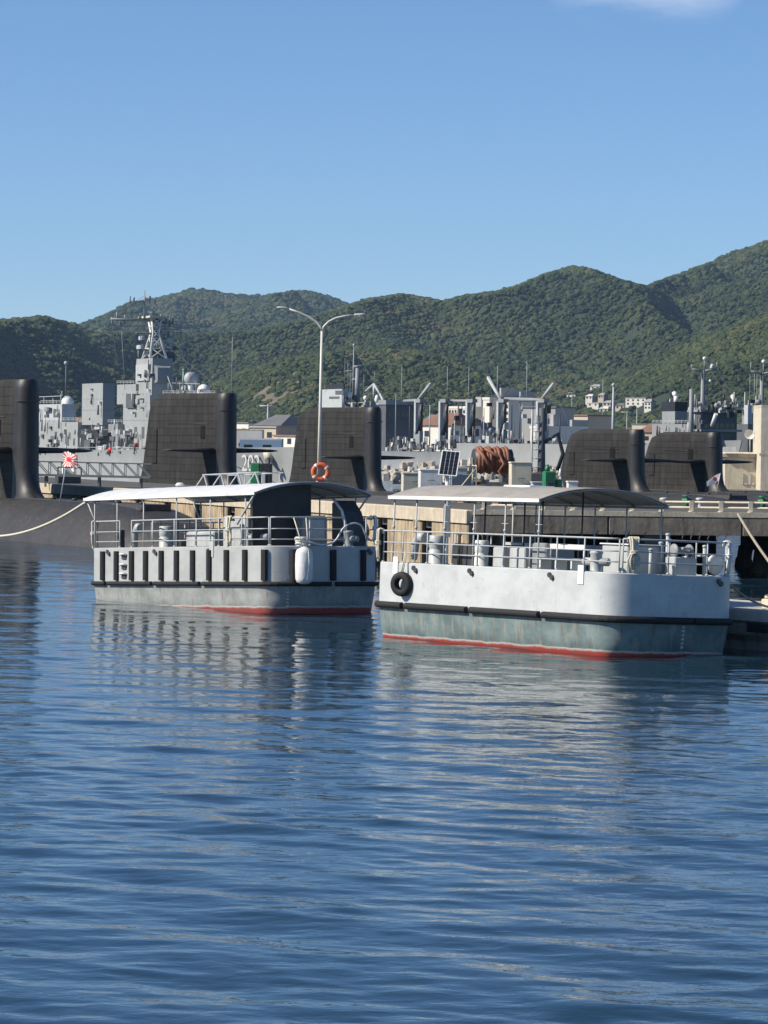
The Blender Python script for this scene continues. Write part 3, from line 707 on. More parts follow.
m = MB(); m.bbox(10.75, 11.2, 0.15, 0.95, ZD+0.012, ZD+0.7, 0.03); m.build('winch_base', M['pale'], boatR)
m = MB(); m.lathe([(0.05,-0.3),(0.19,-0.3),(0.19,-0.26),(0.10,-0.25),(0.10,0.25),(0.19,0.26),(0.19,0.3),(0.05,0.3)], (11.0, 0.55, ZD+0.88), 18, 'Y'); m.build('winch_drum', M['midgrey'], boatR)
for x, y, hgt in ((10.2, 0.7, 1.3), (10.5, 0.2, 1.05), (9.9, 1.0, 1.15), (11.25, 1.2, 1.0), (10.9, -0.5, 0.85)):
    m = MB(); m.tube([(x,y,ZD+0.012),(x,y,ZD+hgt)], 0.055, 10); m.lathe([(0.075,0),(0.075,0.05),(0.03,0.07)], (x,y,ZD+hgt), 10); m.build('stub_post', M['pale'], boatR)
for k in range(12):                                   # belaying pins along the port rail
    q, nr = sample(inset(OUT, 0.08), along(inset(OUT, 0.08)), bowd+5.6+k*0.38 if k < 6 else bowd+8.5+(k-6)*0.75)
    m = MB(); m.tube([(q.x,q.y,ZG+0.97),(q.x-nr.x*0.02,q.y-nr.y*0.02,ZG+1.10),(q.x+nr.x*0.06,q.y+nr.y*0.06,ZG+1.22)], 0.016, 5); m.build('belaying_pin', M['darksteel'], boatR)
m = MB(); m.tube([(10.6,1.4,ZD),(10.6,1.4,ZD+0.55),(11.2,0.7,ZD+0.95),(11.55,0.1,ZD+0.95)], 0.035, 7); m.tube([(10.3,1.7,ZD+0.75),(11.3,1.1,ZD+0.75)], 0.035, 7); m.build('fairlead_frame', M['pale'], boatR)
m = MB(); m.lathe([(0.02,-0.05),(0.28,-0.05),(0.30,0.0),(0.28,0.05),(0.02,0.05)], (10.9, 1.9, ZG+0.35), 18, 'X'); m.build('searchlight', M['white'], boatR)
# things hung on or lying in the right boat
hank('cream rope hank at the stern corner of the white launch', boatR, (0.13, -2.25, ZG+0.98), (0,0,math.radians(-35)), 0.95, 0.13, seed=1)
q, nr = sample(inset(OUT, 0.08), along(inset(OUT, 0.08)), bowd+1.30)
hank('cream rope hank on the near bow rail of the white launch', boatR, (q.x, q.y, ZG+0.98), (0,0,math.atan2(nr.y,nr.x)+math.pi/2), 0.95, 0.17, seed=2)
q, nr = sample(inset(OUT, 0.08), along(inset(OUT, 0.08)), bowd+4.9)
hank('white rope hank at the far bow corner of the white launch', boatR, (q.x, q.y, ZG+0.98), (0,0,math.atan2(nr.y,nr.x)+math.pi/2), 0.95, 0.17, M['white'], seed=3)
ty = empty('tyre_fender', (0,0,0), 0, 'black tyre hung as a fender on the white launch', 'tyre')
m = MB(); rings = []
prof = [(0.17,-0.10),(0.20,-0.125),(0.30,-0.12),(0.36,-0.085),(0.375,-0.03),(0.375,0.03),(0.36,0.085),(0.30,0.12),(0.20,0.125),(0.17,0.10)]
for k in range(33):
    a = 2*math.pi*k/32; rings.append([(r*math.cos(a), y, r*math.sin(a)) for r, y in prof])
m.loft(rings, False, True); m.build('tread', M['rubber'], ty)
m = MB(); m.tube([(0.0,-0.02,0.37),(0.02,0.05,0.65),(0.03,0.14,0.98)], 0.022, 6); m.tube([(0.05,-0.02,0.36),(0.06,0.06,0.65),(0.07,0.14,0.95)], 0.018, 6); m.build('lanyard', M['rope'], ty)
on_boat(ty, boatR, (1.75, -WB/2-0.15, 1.60), (0.06, 0.0, 0.35))

# ------------------------------------------------------------------ left boat
uL = Vector((0.565, -0.825)); pL = Vector((0.825, 0.565))
A = on_z(92, 598.5, 0.0)
locL = Vector((A.x, A.y, -0.42)) + Vector((pL.x, pL.y, 0))*(WB/2-0.15)
boatL, OUT = make_boat('passenger_launch', locL, uL, math.radians(-2.3), math.radians(-0.8), M['hull_left'], 'grey harbour launch with white canopy and black upright fender strips', 11.2)
S = along(OUT); TOT = S[-1]; bowd = S[4] + (11.2-0.55)
cuts = [(0.25, 1.65), (1.85, 4.95), (5.15, 8.25), (8.45, bowd+3.2), (bowd+3.4, bowd+7.4), (bowd+7.5, bowd+10.8), (bowd+10.9, bowd+14.0), (bowd+14.1, TOT-0.6)]
strakes(boatL, OUT, cuts, h=0.078, e_out=0.75)
for d in [0.95, 1.95, 3.05, 4.05, 5.15, 6.2, 7.3, 8.4, 9.55, 10.75, bowd+0.75, bowd+1.75, bowd+3.3, bowd+4.6, bowd+6.0, bowd+7.4, bowd+9.0, bowd+10.6]:
    q, nr = sample(OUT, S, S[4]*0.55+d if d < bowd else d); t = Vector((-nr.y, nr.x)); m = MB(); w = 0.115
    pr = [(-w,0.003),(-w,0.07),(-w*0.55,0.12),(w*0.55,0.12),(w,0.07),(w,0.003)]
    m.loft([[(q.x+t.x*a+nr.x*e, q.y+t.y*a+nr.y*e, z) for a, e in pr] for z in (1.06, 2.12)], True, False); m.build('fender_strip', M['rubber'], boatL)
for z in (1.22, 1.55, 1.92):
    q, nr = sample(OUT, S, S[4]*0.55+2.48); m = MB(); x = q.x
    m.bbox(x-0.16, x+0.16, -WB/2-0.05, -WB/2-0.003, z-0.09, z+0.09, 0.02)
    m.build('step_pocket', M['darksteel'], boatL)
    m = MB(); m.tube([(x-0.17,-WB/2-0.02,z+0.06),(x-0.12,-WB/2-0.13,z+0.09),(x+0.12,-WB/2-0.13,z+0.09),(x+0.17,-WB/2-0.02,z+0.06)], 0.035, 7); m.build('step_rung', M['white'], boatL)
rails(boatL, OUT, [(0.3, 2.35), (3.2, bowd+0.7), (bowd+0.75, bowd+3.6), (bowd+4.6, TOT-2.6)], [0.22, 0.58, 0.97], 1.45, M['pale'])
canopy(boatL, -0.35, 11.5, 2.42, 4.05, 0.40, M['canvas_light'], M['white'], M['midgrey'])
stanchions(boatL, [0.25, 1.9, 3.8, 6.1, 8.4, 10.7], 2.28, 4.0, M['pale'])
for s_ in (-1, 1):
    m = MB(); m.tube([(11.35, s_*2.35, 3.98), (10.2, s_*2.3, 3.0)], 0.035, 7); m.build('canopy_brace', M['pale'], boatL)
    m = MB(); m.tube([(-0.3, s_*2.3, 3.98), (0.3, s_*2.28, 3.2)], 0.03, 7); m.build('canopy_brace', M['pale'], boatL)
m = MB()
arcp = [(-2.25, ZD+0.012), (0.15, ZD+0.012), (0.15, 4.39)] + [(a*2.25, 4.05+0.37*(1-abs(a)**2.2)-0.03) for a in (-0.15,-0.4,-0.65,-0.85,-1.0)]
m.loft([[(x, y, z) for y, z in arcp] for x in (11.05, 11.1)], True, False); m.build('front_bulkhead', M['bulkhead'], boatL)
m = MB(); m.bbox(11.15, 11.7, -0.55, 0.45, ZD+0.012, ZD+1.25, 0.06); m.build('control_locker', M['midgrey'], boatL)
m = MB(); m.box(11.701, 11.71, -0.4, 0.3, ZD+0.4, ZD+1.1); m.build('locker_door', M['pale'], boatL)
m = MB()
pr = [(10.9, ZD+0.012), (10.9, ZD+1.7), (11.1, ZD+1.8), (11.55, ZD+1.4), (11.8, ZD+0.9), (11.8, ZD+0.012)]
m.loft([[(x, y, z) for x, z in pr] for y in (1.15, 1.95)], True, False); m.build('helm_console', M['darksteel'], boatL)
m = MB(); m.tube([(11.05,1.1,ZD+1.85),(11.58,1.1,ZD+1.44),(11.83,1.1,ZD+0.92),(11.83,1.1,ZD+0.5)], 0.05, 7); m.build('console_lit_edge', M['white'], boatL)  # white tube stands in for the console's lit edge
bitt(boatL, 10.9, -1.9, M['pale'], 0.8, 0.19, 0.46, math.radians(20)); bitt(boatL, 12.3, 0.9, M['midgrey'], 0.7, 0.16, 0.4, 0.4)
drum(boatL, 4.4, -1.7, 0.25, 0.95, M['pale']); drum(boatL, 1.2, -1.75, 0.17, 0.85, M['darksteel'], 'mooring_post')
drum(boatL, 12.1, -0.9, 0.22, 0.5, M['white'], 'mooring_post')
m = MB(); m.tube([(2.2,-1.7,ZD),(2.2,-1.7,ZD+0.75),(2.4,-1.7,ZD+0.95),(2.7,-1.75,ZD+0.9)], [0.1,0.12,0.15,0.17], 12); m.build('cowl_vent', M['pale'], boatL)
m = MB(); m.bbox(5.6, 7.5, -1.6, -0.2, ZD+0.012, ZD+0.75, 0.05); m.build('engine_casing', M['pale'], boatL)
for x, w in ((3.3, 0.5), (5.2, 0.7), (8.0, 0.6)): hoop(boatL, x, -1.45, w, 1.2, M['darksteel'], 0.1)
hoop(boatL, 7.9, 2.2, 1.0, 1.25, M['darksteel'], 0.0)
bench(boatL, 0.9, 4.6, 1.6, M['pale']); bench(boatL, 5.2, 8.6, 1.6, M['midgrey']); bench(boatL, 1.4, 3.8, 0.2, M['midgrey'])
m = MB(); m.bbox(8.6, 10.2, -1.9, -1.2, ZD+0.012, ZD+1.25, 0.04); m.build('locker', M['pale'], boatL)
fairleads(boatL, [1.75, 5.1, 8.8, bowd+4.9], OUT); gate_plate(boatL, 9.0, OUT, M['pale'])
draught_marks(boatL, OUT, bowd+1.55, '28', 1.15)
hank('cream rope hank at the stern corner of the grey launch', boatL, (0.12, -2.2, ZG+0.98), (0,0,math.radians(-40)), 1.05, 0.12, seed=4)
hank('cream rope hank hung in a loop amidships on the grey launch', boatL, (9.75, -2.32, ZG+1.0), (0,0,0), 1.0, 0.17, seed=5)
q, nr = sample(inset(OUT, 0.08), along(inset(OUT, 0.08)), bowd+5.35)
hank('grey white rope hank at the far bow corner of the grey launch', boatL, (q.x, q.y, ZG+1.05), (0,0,math.atan2(nr.y,nr.x)+math.pi/2), 0.95, 0.16, M['white'], seed=6)
# plump white fender over the bow
q, nr = sample(OUT, S, bowd+2.0)
fe = empty('bow_fender', (0,0,0), 0, 'plump white cylindrical fender hung over the bow of the grey launch', 'fender')
m = MB(); m.lathe([(0.02,-0.64),(0.13,-0.63),(0.25,-0.57),(0.295,-0.45),(0.305,0.0),(0.295,0.40),(0.25,0.53),(0.12,0.60),(0.05,0.64)], (0,0,0), 20); m.build('cover', mat('fender_canvas', (0.74,0.74,0.72), 0.75, 0.08, 3, bump=0.8, bscale=4), fe)
m = MB(); m.tube([(-0.08,0.0,0.60),(-0.13,0.1,1.0),(-0.24,0.32,1.62)], 0.022, 6); m.tube([(0.08,0.0,0.60),(0.17,0.1,1.0),(0.22,0.32,1.62)], 0.022, 6); m.tube([(0.02,-0.31,0.5),(0.05,-0.315,0.0),(-0.02,-0.30,-0.5)], 0.012, 5); m.build('lanyard', M['rope'], fe)
on_boat(fe, boatL, (q.x+nr.x*0.33, q.y+nr.y*0.33, 1.58), (0,0,math.atan2(nr.y,nr.x)+math.pi/2))
# loose white line draped along the bow rail
IN = inset(OUT, 0.04); SI = along(IN); dr = []
for d, z in ((2.3,0.25),(3.0,0.10),(3.45,0.04),(3.9,0.18),(4.25,0.62),(4.65,0.78),(5.05,0.70),(5.3,0.36),(5.65,0.20),(5.95,0.42),(6.1,0.75)):
    q, nr = sample(IN, SI, bowd+d-0.6); dr.append(M_of(boatL) @ Vector((q.x, q.y, ZG+z+0.03)))
cable('bow_line', dr, 0.032, M['white'], 'loose white line draped along the bow rail of the grey launch')

# ================================================================== piers
DV = Vector((0.36, -0.933)).normalized(); NV = Vector((-DV.y, DV.x))      # berth direction (bows towards us), and to port of it
RZ = math.atan2(DV.y, DV.x)
def frame(n, d=0.0):
    """point with berth coordinates: n across, d along the berth direction"""
    return NV*n + DV*d
def at_n(px, n, py=470):
    """horizontal position on the berth line n seen at pixel column px"""
    r = ray(px, py); Y = n/(NV.x*r.x + NV.y); return Vector((r.x*Y, Y))
ZP = 2.72
C1 = on_z(475, 514.5, ZP); C1 = Vector((C1.x, C1.y)); N1 = C1.dot(NV); PW = 12.5
far = C1 - DV*230
poly = [(C1.x, C1.y), (C1.x+60, C1.y), (C1.x+60, C1.y+17), (C1.x+15, C1.y+17), (C1.x+6, C1.y+48)]
e = C1 + NV*PW - DV*42; poly += [(e.x, e.y), ((far+NV*PW).x, (far+NV*PW).y), (far.x, far.y)]
pier = empty('concrete_pier', (C1.x, C1.y, 0), 0, 'long concrete pier on piles behind the two launches', 'pier')
loc = lambda x, y: (x-C1.x, y-C1.y)
m = MB(); m.prism([loc(*p) for p in poly], ZP-0.75, ZP); m.build('deck_slab', M['pierdeck'], pier)
m = MB(); m.prism([(-0.12,-0.12),(60,-0.12),(60,0.45),(0.2,0.45)], ZP+0.004, ZP+0.22); m.build('kerb', M['concrete_edge'], pier)
# sunlit long face: cast panels between slots, with a lighter band on top
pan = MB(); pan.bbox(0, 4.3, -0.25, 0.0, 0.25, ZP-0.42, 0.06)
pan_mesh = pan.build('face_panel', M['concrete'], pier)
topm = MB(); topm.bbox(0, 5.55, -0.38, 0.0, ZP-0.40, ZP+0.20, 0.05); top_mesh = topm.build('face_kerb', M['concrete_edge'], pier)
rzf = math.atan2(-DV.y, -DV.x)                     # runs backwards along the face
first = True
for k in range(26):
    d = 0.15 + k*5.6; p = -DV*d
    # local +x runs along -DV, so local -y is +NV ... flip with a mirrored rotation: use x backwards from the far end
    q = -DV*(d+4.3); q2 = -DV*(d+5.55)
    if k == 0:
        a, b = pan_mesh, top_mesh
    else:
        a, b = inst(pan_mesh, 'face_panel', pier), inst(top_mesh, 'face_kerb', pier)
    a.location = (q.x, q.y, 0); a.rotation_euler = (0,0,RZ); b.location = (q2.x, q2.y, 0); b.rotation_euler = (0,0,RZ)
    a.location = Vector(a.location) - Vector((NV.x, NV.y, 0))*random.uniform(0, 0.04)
m = MB()
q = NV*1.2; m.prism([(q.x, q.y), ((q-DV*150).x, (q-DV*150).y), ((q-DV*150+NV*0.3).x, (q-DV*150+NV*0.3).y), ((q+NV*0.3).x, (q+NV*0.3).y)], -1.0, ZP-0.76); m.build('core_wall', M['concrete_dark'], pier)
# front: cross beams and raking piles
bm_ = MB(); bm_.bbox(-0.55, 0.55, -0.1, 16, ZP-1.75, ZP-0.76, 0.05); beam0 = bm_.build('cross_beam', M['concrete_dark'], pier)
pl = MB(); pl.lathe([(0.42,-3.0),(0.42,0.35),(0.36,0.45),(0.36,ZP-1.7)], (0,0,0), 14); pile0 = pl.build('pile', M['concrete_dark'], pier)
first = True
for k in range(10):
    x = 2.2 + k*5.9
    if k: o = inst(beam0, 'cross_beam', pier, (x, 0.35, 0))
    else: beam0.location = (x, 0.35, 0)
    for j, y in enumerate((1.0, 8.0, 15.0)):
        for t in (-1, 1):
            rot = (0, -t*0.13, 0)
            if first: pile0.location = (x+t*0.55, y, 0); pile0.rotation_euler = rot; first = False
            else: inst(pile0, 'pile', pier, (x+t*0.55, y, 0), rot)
m = MB(); m.box(0.5, 12.2, 15.6, 16.1, -0.8, ZP-0.76); m.build('added_dark_wall', M['concrete_dark'], pier)  # added wall that keeps the space under the deck dark
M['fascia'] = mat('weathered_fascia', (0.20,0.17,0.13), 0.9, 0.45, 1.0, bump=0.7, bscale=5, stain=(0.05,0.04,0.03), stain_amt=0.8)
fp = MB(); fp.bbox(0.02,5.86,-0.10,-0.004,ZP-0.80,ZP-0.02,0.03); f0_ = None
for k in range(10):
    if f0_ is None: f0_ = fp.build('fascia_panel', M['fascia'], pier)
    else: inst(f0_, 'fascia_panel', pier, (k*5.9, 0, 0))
# edge rail along the front
rp = MB(); rp.box(-0.09,0.09,-0.09,0.09,ZP+0.22,ZP+0.72); rp.lathe([(0.14,0),(0.14,0.04)], (0,0,ZP+0.225), 8); post0 = rp.build('rail_post', M['cream'], pier)
for k in range(46):
    x = 0.4 + k*1.31
    if k: inst(post0, 'rail_post', pier, (x, 0.25, 0))
    else: post0.location = (x, 0.25, 0)
for z in (ZP+0.42, ZP+0.66):
    m = MB(); m.tube([(0.4,0.25,z),(60,0.25,z)], 0.045, 7); m.build('edge_rail', M['cream'], pier)

# floating pontoon beside the right boat
P0 = Vector((0,0)); nb0 = locR.xy.dot(pR) + WB/2 + 1.2
def pon(a, b): return pR*(nb0+b) + uR*a
a_end = on_z(752, 650, 0).xy.dot(uR)
pz = 1.22
pt = empty('floating_pontoon', (*pon(a_end, 0), 0), math.atan2(uR.y, uR.x), 'low concrete pontoon moored behind the white launch', 'pontoon')
pol = lambda i: [(-14.5+i,i),(1.2-i,i),(2.3-i,1.1),(2.3-i,2.6-i),(1.8-i,3.3-i),(-14.5+i,3.3-i)]
m = MB(); m.loft([[(x,y,z) for x,y in pol(i)] for z, i in ((-0.5,0.25),(0.25,0.22),(0.45,0.02),(pz-0.5,0.0),(pz-0.42,0.06),(pz-0.36,0.06))], True, False); m.build('float_body', M['pontoon'], pt)
m = MB(); m.loft([[(x,y,z) for x,y in pol(i)] for z, i in ((pz-0.355,-0.08),(pz-0.04,-0.08),(pz,-0.03))], True, False); m.build('deck_slab', M['pontoon_top'], pt)
for x in (-12.5, -8.2, -4.0, 0.2):
    m = MB(); m.bbox(x, x+0.9, -0.16, -0.085, 0.55, pz-0.40, 0.02); m.build('rubber_pad', M['rubber'], pt)
PT = lambda x, y, z: (pt.location.x + uR.x*x + pR.x*y, pt.location.y + uR.y*x + pR.y*y, z)
bx_ = empty('mooring_cleat_box', PT(0.1, 1.0, pz), math.atan2(uR.y,uR.x), 'small cream double-lidded box standing on the pontoon', 'box')
m = MB(); m.bbox(-0.2,0.2,-0.35,0.35,0,0.26,0.03); m.build('body', M['cream'], bx_)
for y in (-0.2, 0.2):
    m = MB(); m.lathe([(0.13,0.262),(0.13,0.36),(0.1,0.39)], (0,y,0), 12); m.build('cap', M['cream'], bx_)
# solar panel on a white post
d_ = ray(447, 500); nb_ = nb0+1.6; Yp = nb_/(pR.x*d_.x+pR.y); sp_ = Vector((d_.x*Yp, Yp))
sl = empty('solar_panel', (sp_.x, sp_.y, pz), 0, 'dark solar panel on a slim white post above the white launch', 'solar panel')
zt = at(447, 450, Yp).z - pz; zb = at(447, 476, Yp).z - pz
m = MB(); m.tube([(0,0,0),(0.0,0,zb+0.12)], 0.065, 10); m.lathe([(0.16,0),(0.16,0.03)], (0,0,0.002), 10); m.build('post', M['white'], sl)
m = MB(); m.bbox(-0.12,0.12,-0.14,-0.07,1.55,2.6,0.02); m.build('control_box', M['midgrey'], sl)
m = MB(); m.tube([(0,0,zb+0.0),(0.16,-0.02,zb+0.18)], 0.02, 6); m.tube([(0,0,zb-0.12),(0.26,0,zb-0.05)], 0.018, 6); m.build('bracket', M['white'], sl)
pw, ph = 0.30, (zt-zb)/2; pc = Vector((0.06, -0.03, (zt+zb)/2)); rt = Euler((math.radians(-24), 0.07, math.radians(-12))).to_matrix()
m = MB(); m.box(-pw-0.02,pw+0.02,0.0,0.035,-ph-0.02,ph+0.02); fr_ = m.build('panel_frame', M['white'], sl); fr_.location = pc; fr_.rotation_euler = rt.to_euler()
cell = MB(); cell.box(-0.062,0.062,-0.008,-0.002,-ph*0.155,ph*0.155); c0 = None
for i in range(4):
    for j in range(6):
        lc = Vector(((i-1.5)*pw*0.48, 0, (j-2.5)*ph*0.325))
        if c0 is None: c0 = cell.build('solar_cell', M['solar'], fr_, lc)
        else: inst(c0, 'solar_cell', fr_, lc)
# lamp post with two arms on the pier
lp = at_n(318.5, N1+6.0, 480)
def lp_at(px, py): return at(px, py, lp.y)
lamp = empty('street_lamp', (lp.x, lp.y, ZP), 0, 'tall twin-armed street lamp standing on the pier', 'street lamp')
L_ = lambda px, py: Vector((lp_at(px,py).x-lp.x, 0, lp_at(px,py).z-ZP))
top = L_(322, 331)
m = MB(); m.lathe([(0.22,0),(0.22,0.04),(0.15,0.06),(0.14,0.9),(0.11,0.95)], (0,0,0), 14); m.tube([(0,0,0.9), tuple(top*0.5), tuple(top)], [0.105,0.09,0.075], 12); m.build('pole', M['steelpole'], lamp)
for side, pts_ in (('l', [(322,331),(320.5,326.5),(316,321.5),(308,316.5),(298,312),(289,309)]), ('r', [(322,331),(324,326.5),(329,321.5),(336,318),(345,316),(354,315)])):
    m = MB(); m.tube([L_(*p) for p in pts_], [0.07,0.065,0.06,0.055,0.05,0.045], 8); m.build('arm', M['steelpole'], lamp)
    e_ = L_(*pts_[-1]); sx = -1 if side == 'l' else 1
    m = MB(); rings = []
    for k, (a, w, h_) in enumerate(((0,0.05,0.05),(0.12,0.12,0.09),(0.45,0.17,0.11),(0.62,0.13,0.07),(0.68,0.05,0.03))):
        c = e_ + Vector((sx*a, 0, 0.10*a if side == 'l' else 0.02*a)); rings.append([c + Vector((0, w*math.cos(t), h_*math.sin(t)*(1.0 if math.sin(t) > 0 else 0.5))) for t in [2*math.pi*j/10 for j in range(10)]])
    hd = m.loft(rings, True, True).build('lamp_head', M['pale'], lamp)
    m = MB(); c = e_ + Vector((sx*0.33, 0, -0.045)); m.ball(tuple(c), 0.14, 0.4, 12, 6); m.build('lens', M['dome'], hd)
bz = lp_at(321, 472).z
ring_buoy('orange lifebuoy hung on the lamp post above the grey launch', (lp.x+0.12, lp.y-0.25, bz), (0,0,0), 0.40, 0.14)

# mooring lines
ropeA = M_of(boatL) @ Vector((-0.3, -2.35, 3.95))
cable('mooring_line', sagline(ropeA, at(-40, 530, 165), 0.7), 0.05, M['rope'], 'white mooring line sagging from the grey canopy corner to the left')
pA = on_z(738, 514, ZP+0.25)
cable('mooring_line', sagline(pA, (ray(812, 590).x*(pA.y-14), pA.y-14, -0.3), 0.35), 0.06, M['oldrope'], 'thick brown mooring line hanging from the pier edge at the right')
bowp = M_of(boatR) @ Vector((10.9, 2.2, ZG))
cable('mooring_line', sagline(bowp, PT(0.6, 1.4, pz+0.05), 0.35), 0.035, M['oldrope'], 'thin mooring line from the white launch bow to the pontoon')

# ================================================================== submarines
DS = Vector((0.46,-0.888)).normalized(); RS = math.atan2(DS.y, DS.x)
def submarine(px_front, n, zt, zdeck, Lsail, label, dom=False, bow=26.0, scale=1.0, door=True, fin_z=0.60, seed=0):
    p = at_n(px_front, n, 450)
    sub = empty('submarine', (p.x, p.y, 0), RS, label, 'submarine', 'black submarines berthed along the piers')
    R = 4.1*scale; zc = zdeck - R
    # pressure hull: x=0 is the sail front, bow towards +x
    rings = []; stn = [-58,-52,-45,-36,-25,-12,0,8,bow-14,bow-10,bow-7,bow-4.5,bow-2.5,bow-1.2,bow-0.4,bow-0.05]
    for x in stn:
        k = 1.0
        if x > bow-14: k = math.sqrt(max(0.0004, 1-((x-(bow-14))/14)**2))
        if x < -25: k = max(0.06, 1-((-25-x)/33)**1.8)
        r = R*k; zz = zc - (R-r)*0.10
        ring = []
        for t in range(32):
            a = 2*math.pi*t/32; y, z = r*math.sin(a), r*math.cos(a)
            if z > r*0.90: z = r*0.90 + (z-r*0.90)*0.35
            ring.append((x, y, zz+z))
        rings.append(ring)
    hull = MB().loft(rings, True, True).build('hull', M['subhull'], sub)
    ztop = zdeck - R*0.065
    m = MB(); m.loft([[(x,-0.9,ztop-0.3),(x,-0.8,ztop+0.02),(x,0.8,ztop+0.02),(x,0.9,ztop-0.3)] for x in (-40,-14.5,2.2,bow-9)], True, False); m.build('deck_casing', M['subhull'], sub)
    # sail: lofted up, leading edge at the right
    hs = zt - ztop; hw = 0.78*scale
    def sec(z, x0, x1, w, nose=1.5):
        nose = x1 + 0.9
        pts_ = []; nn = 9
        for k in range(nn+1):                               # rounded nose
            a = -math.pi/2 + math.pi*k/nn; pts_.append((x1-nose+nose*math.cos(a), w*math.sin(a), z))
        for f_ in (0.25, 0.5, 0.8): pts_.append((x1-nose-(x1-nose-x0)*f_, w*(1-0.12*f_), z))
        pts_ += [(x0, w*0.35, z), (x0, -w*0.35, z)]
        for f_ in (0.8, 0.5, 0.25): pts_.append((x1-nose-(x1-nose-x0)*f_, -w*(1-0.12*f_), z))
        return pts_
    Ls = Lsail
    lv = [(-0.3, -Ls-0.5, 2.6, 1.12, 3.6), (0.0, -Ls-0.42, 1.6, 1.07, 3.1), (0.25, -Ls-0.35, 0.95, 1.03, 2.6), (0.6, -Ls-0.2, 0.48, 1.01, 2.0), (1.1, -Ls+0.05, 0.20, 1.0, 1.7), (1.8, -Ls+0.3, 0.05, 1.0, 1.5), (hs-1.3, -Ls+1.35, 0.0, 0.97, 1.5), (hs-0.55, -Ls+1.9, 0.0, 0.95, 1.5), (hs-0.14, -Ls+3.2, -0.03, 0.86, 1.45), (hs, -Ls+4.2, -0.12, 0.74, 1.35)]
    rings = [sec(ztop+a, b, c, hw*w, ns) for a, b, c, w, ns in lv]
    sail = MB().loft(rings, True, True).build('sail', M['sail'], sub)
    sail.data.materials.append(M['sailnose'])
    for p_ in sail.data.polygons:
        vs_ = [sail.data.vertices[i].co for i in p_.vertices]
        if min(v.x for v in vs_) > -1.1 and abs(p_.normal.z) < 0.9: p_.material_index = 1
    sail.modifiers.new('edges', 'EDGE_SPLIT').split_angle = math.radians(38)
    # nose cap band and top hatch rim
    m = MB(); m.loft([[(x*0.7+0.02, y*1.01, z) for x, y, z in sec(zz, -1.5, 0.0, hw*0.97, 1.5)[:10]] for zz in (ztop+hs-1.30, ztop+hs-1.20)], False, True, closed=False); m.build('nose_band', M['subhull'], sail)
    fz = ztop + hs*(1-fin_z)
    for s_ in (-1, 1):
        m = MB(); rr = []
        for y, c0, c1, th in ((hw*0.8,-3.6,-1.0,0.20),(hw+1.6,-3.3,-1.0,0.16),(hw+3.3,-2.9,-1.15,0.10),(hw+3.75,-2.6,-1.4,0.05)):
            ch = c1-c0; rr.append([(c0, s_*y, fz),(c0+ch*0.35, s_*y, fz+th*0.8),(c0+ch*0.75, s_*y, fz+th),(c1-0.06, s_*y, fz+th*0.5),(c1, s_*y, fz),(c1-0.06, s_*y, fz-th*0.5),(c0+ch*0.75, s_*y, fz-th),(c0+ch*0.35, s_*y, fz-th*0.8)])
        m.loft(rr, True, True).build('fin', M['subhull'], sub)
    if door:
        m = MB(); xd = -3.4; wd = hw*0.99; zz = ztop+hs*0.52; m.bbox(xd-0.42, xd+0.42, -wd-0.03, -wd+0.25, zz, zz+1.0, 0.05); m.build('sail_hatch', M['hatchblack'], sail)
    m = MB(); zz = ztop+hs*0.68
    m.tube([(-Ls*0.62, -hw*0.955, zz), (-2.2, -hw*0.99, zz)], 0.03, 5); m.build('grab_rail', M['blackpaint'], sail)
    for x in (-Ls*0.78,):
        m = MB(); m.bbox(x-0.45, x+0.45, -hw*0.99-0.02, -hw*0.8, ztop+hs*0.25, ztop+hs*0.62, 0.04); m.build('access_panel', M['sail'], sail)
    # foot plates along the walkway
    for k in range(5):
        x = 5 + k*3.2
        if x < bow-9:
            m = MB(); m.lathe([(0.16,0),(0.16,0.1),(0.1,0.14)], (x, -0.55, ztop+0.02), 10); m.build('deck_bollard', M['subhull'], sub)
    return sub, ztop
n1 = on_z(60, 549, 0).xy.dot(NV) + 4.0
sub1, _ = submarine(31, n1, 9.25, 2.55, 15, 'black submarine nearest the camera, its sail cut by the left edge', bow=27.5)
n2 = at_n(232, 1, 450); 
s2p = Vector((ray(232,450).x*252, 252)); sub2, _ = submarine(231, s2p.dot(NV), 9.25, 2.4, 16.0, 'black submarine behind the grey launch, in front of the mast of the warship', seed=1)
s3p = Vector((ray(380,450).x*293, 293)); sub3, zt3 = submarine(377, s3p.dot(NV), 8.7, 1.7, 16.6, 'black submarine behind the lamp post', seed=2)
s4p = Vector((ray(641,450).x*288, 288)); sub4, _ = submarine(641, s4p.dot(NV), 7.05, 2.0, 13.2, 'black submarine left of the pair behind the pier, under the flagpole', bow=24, fin_z=0.5, seed=3)
s5p = Vector((ray(719,450).x*296, 296)); sub5, _ = submarine(719, s5p.dot(NV), 6.9, 2.0, 12.6, 'black submarine right of the pair behind the pier, beside the cream building', bow=24, fin_z=0.5, seed=4)

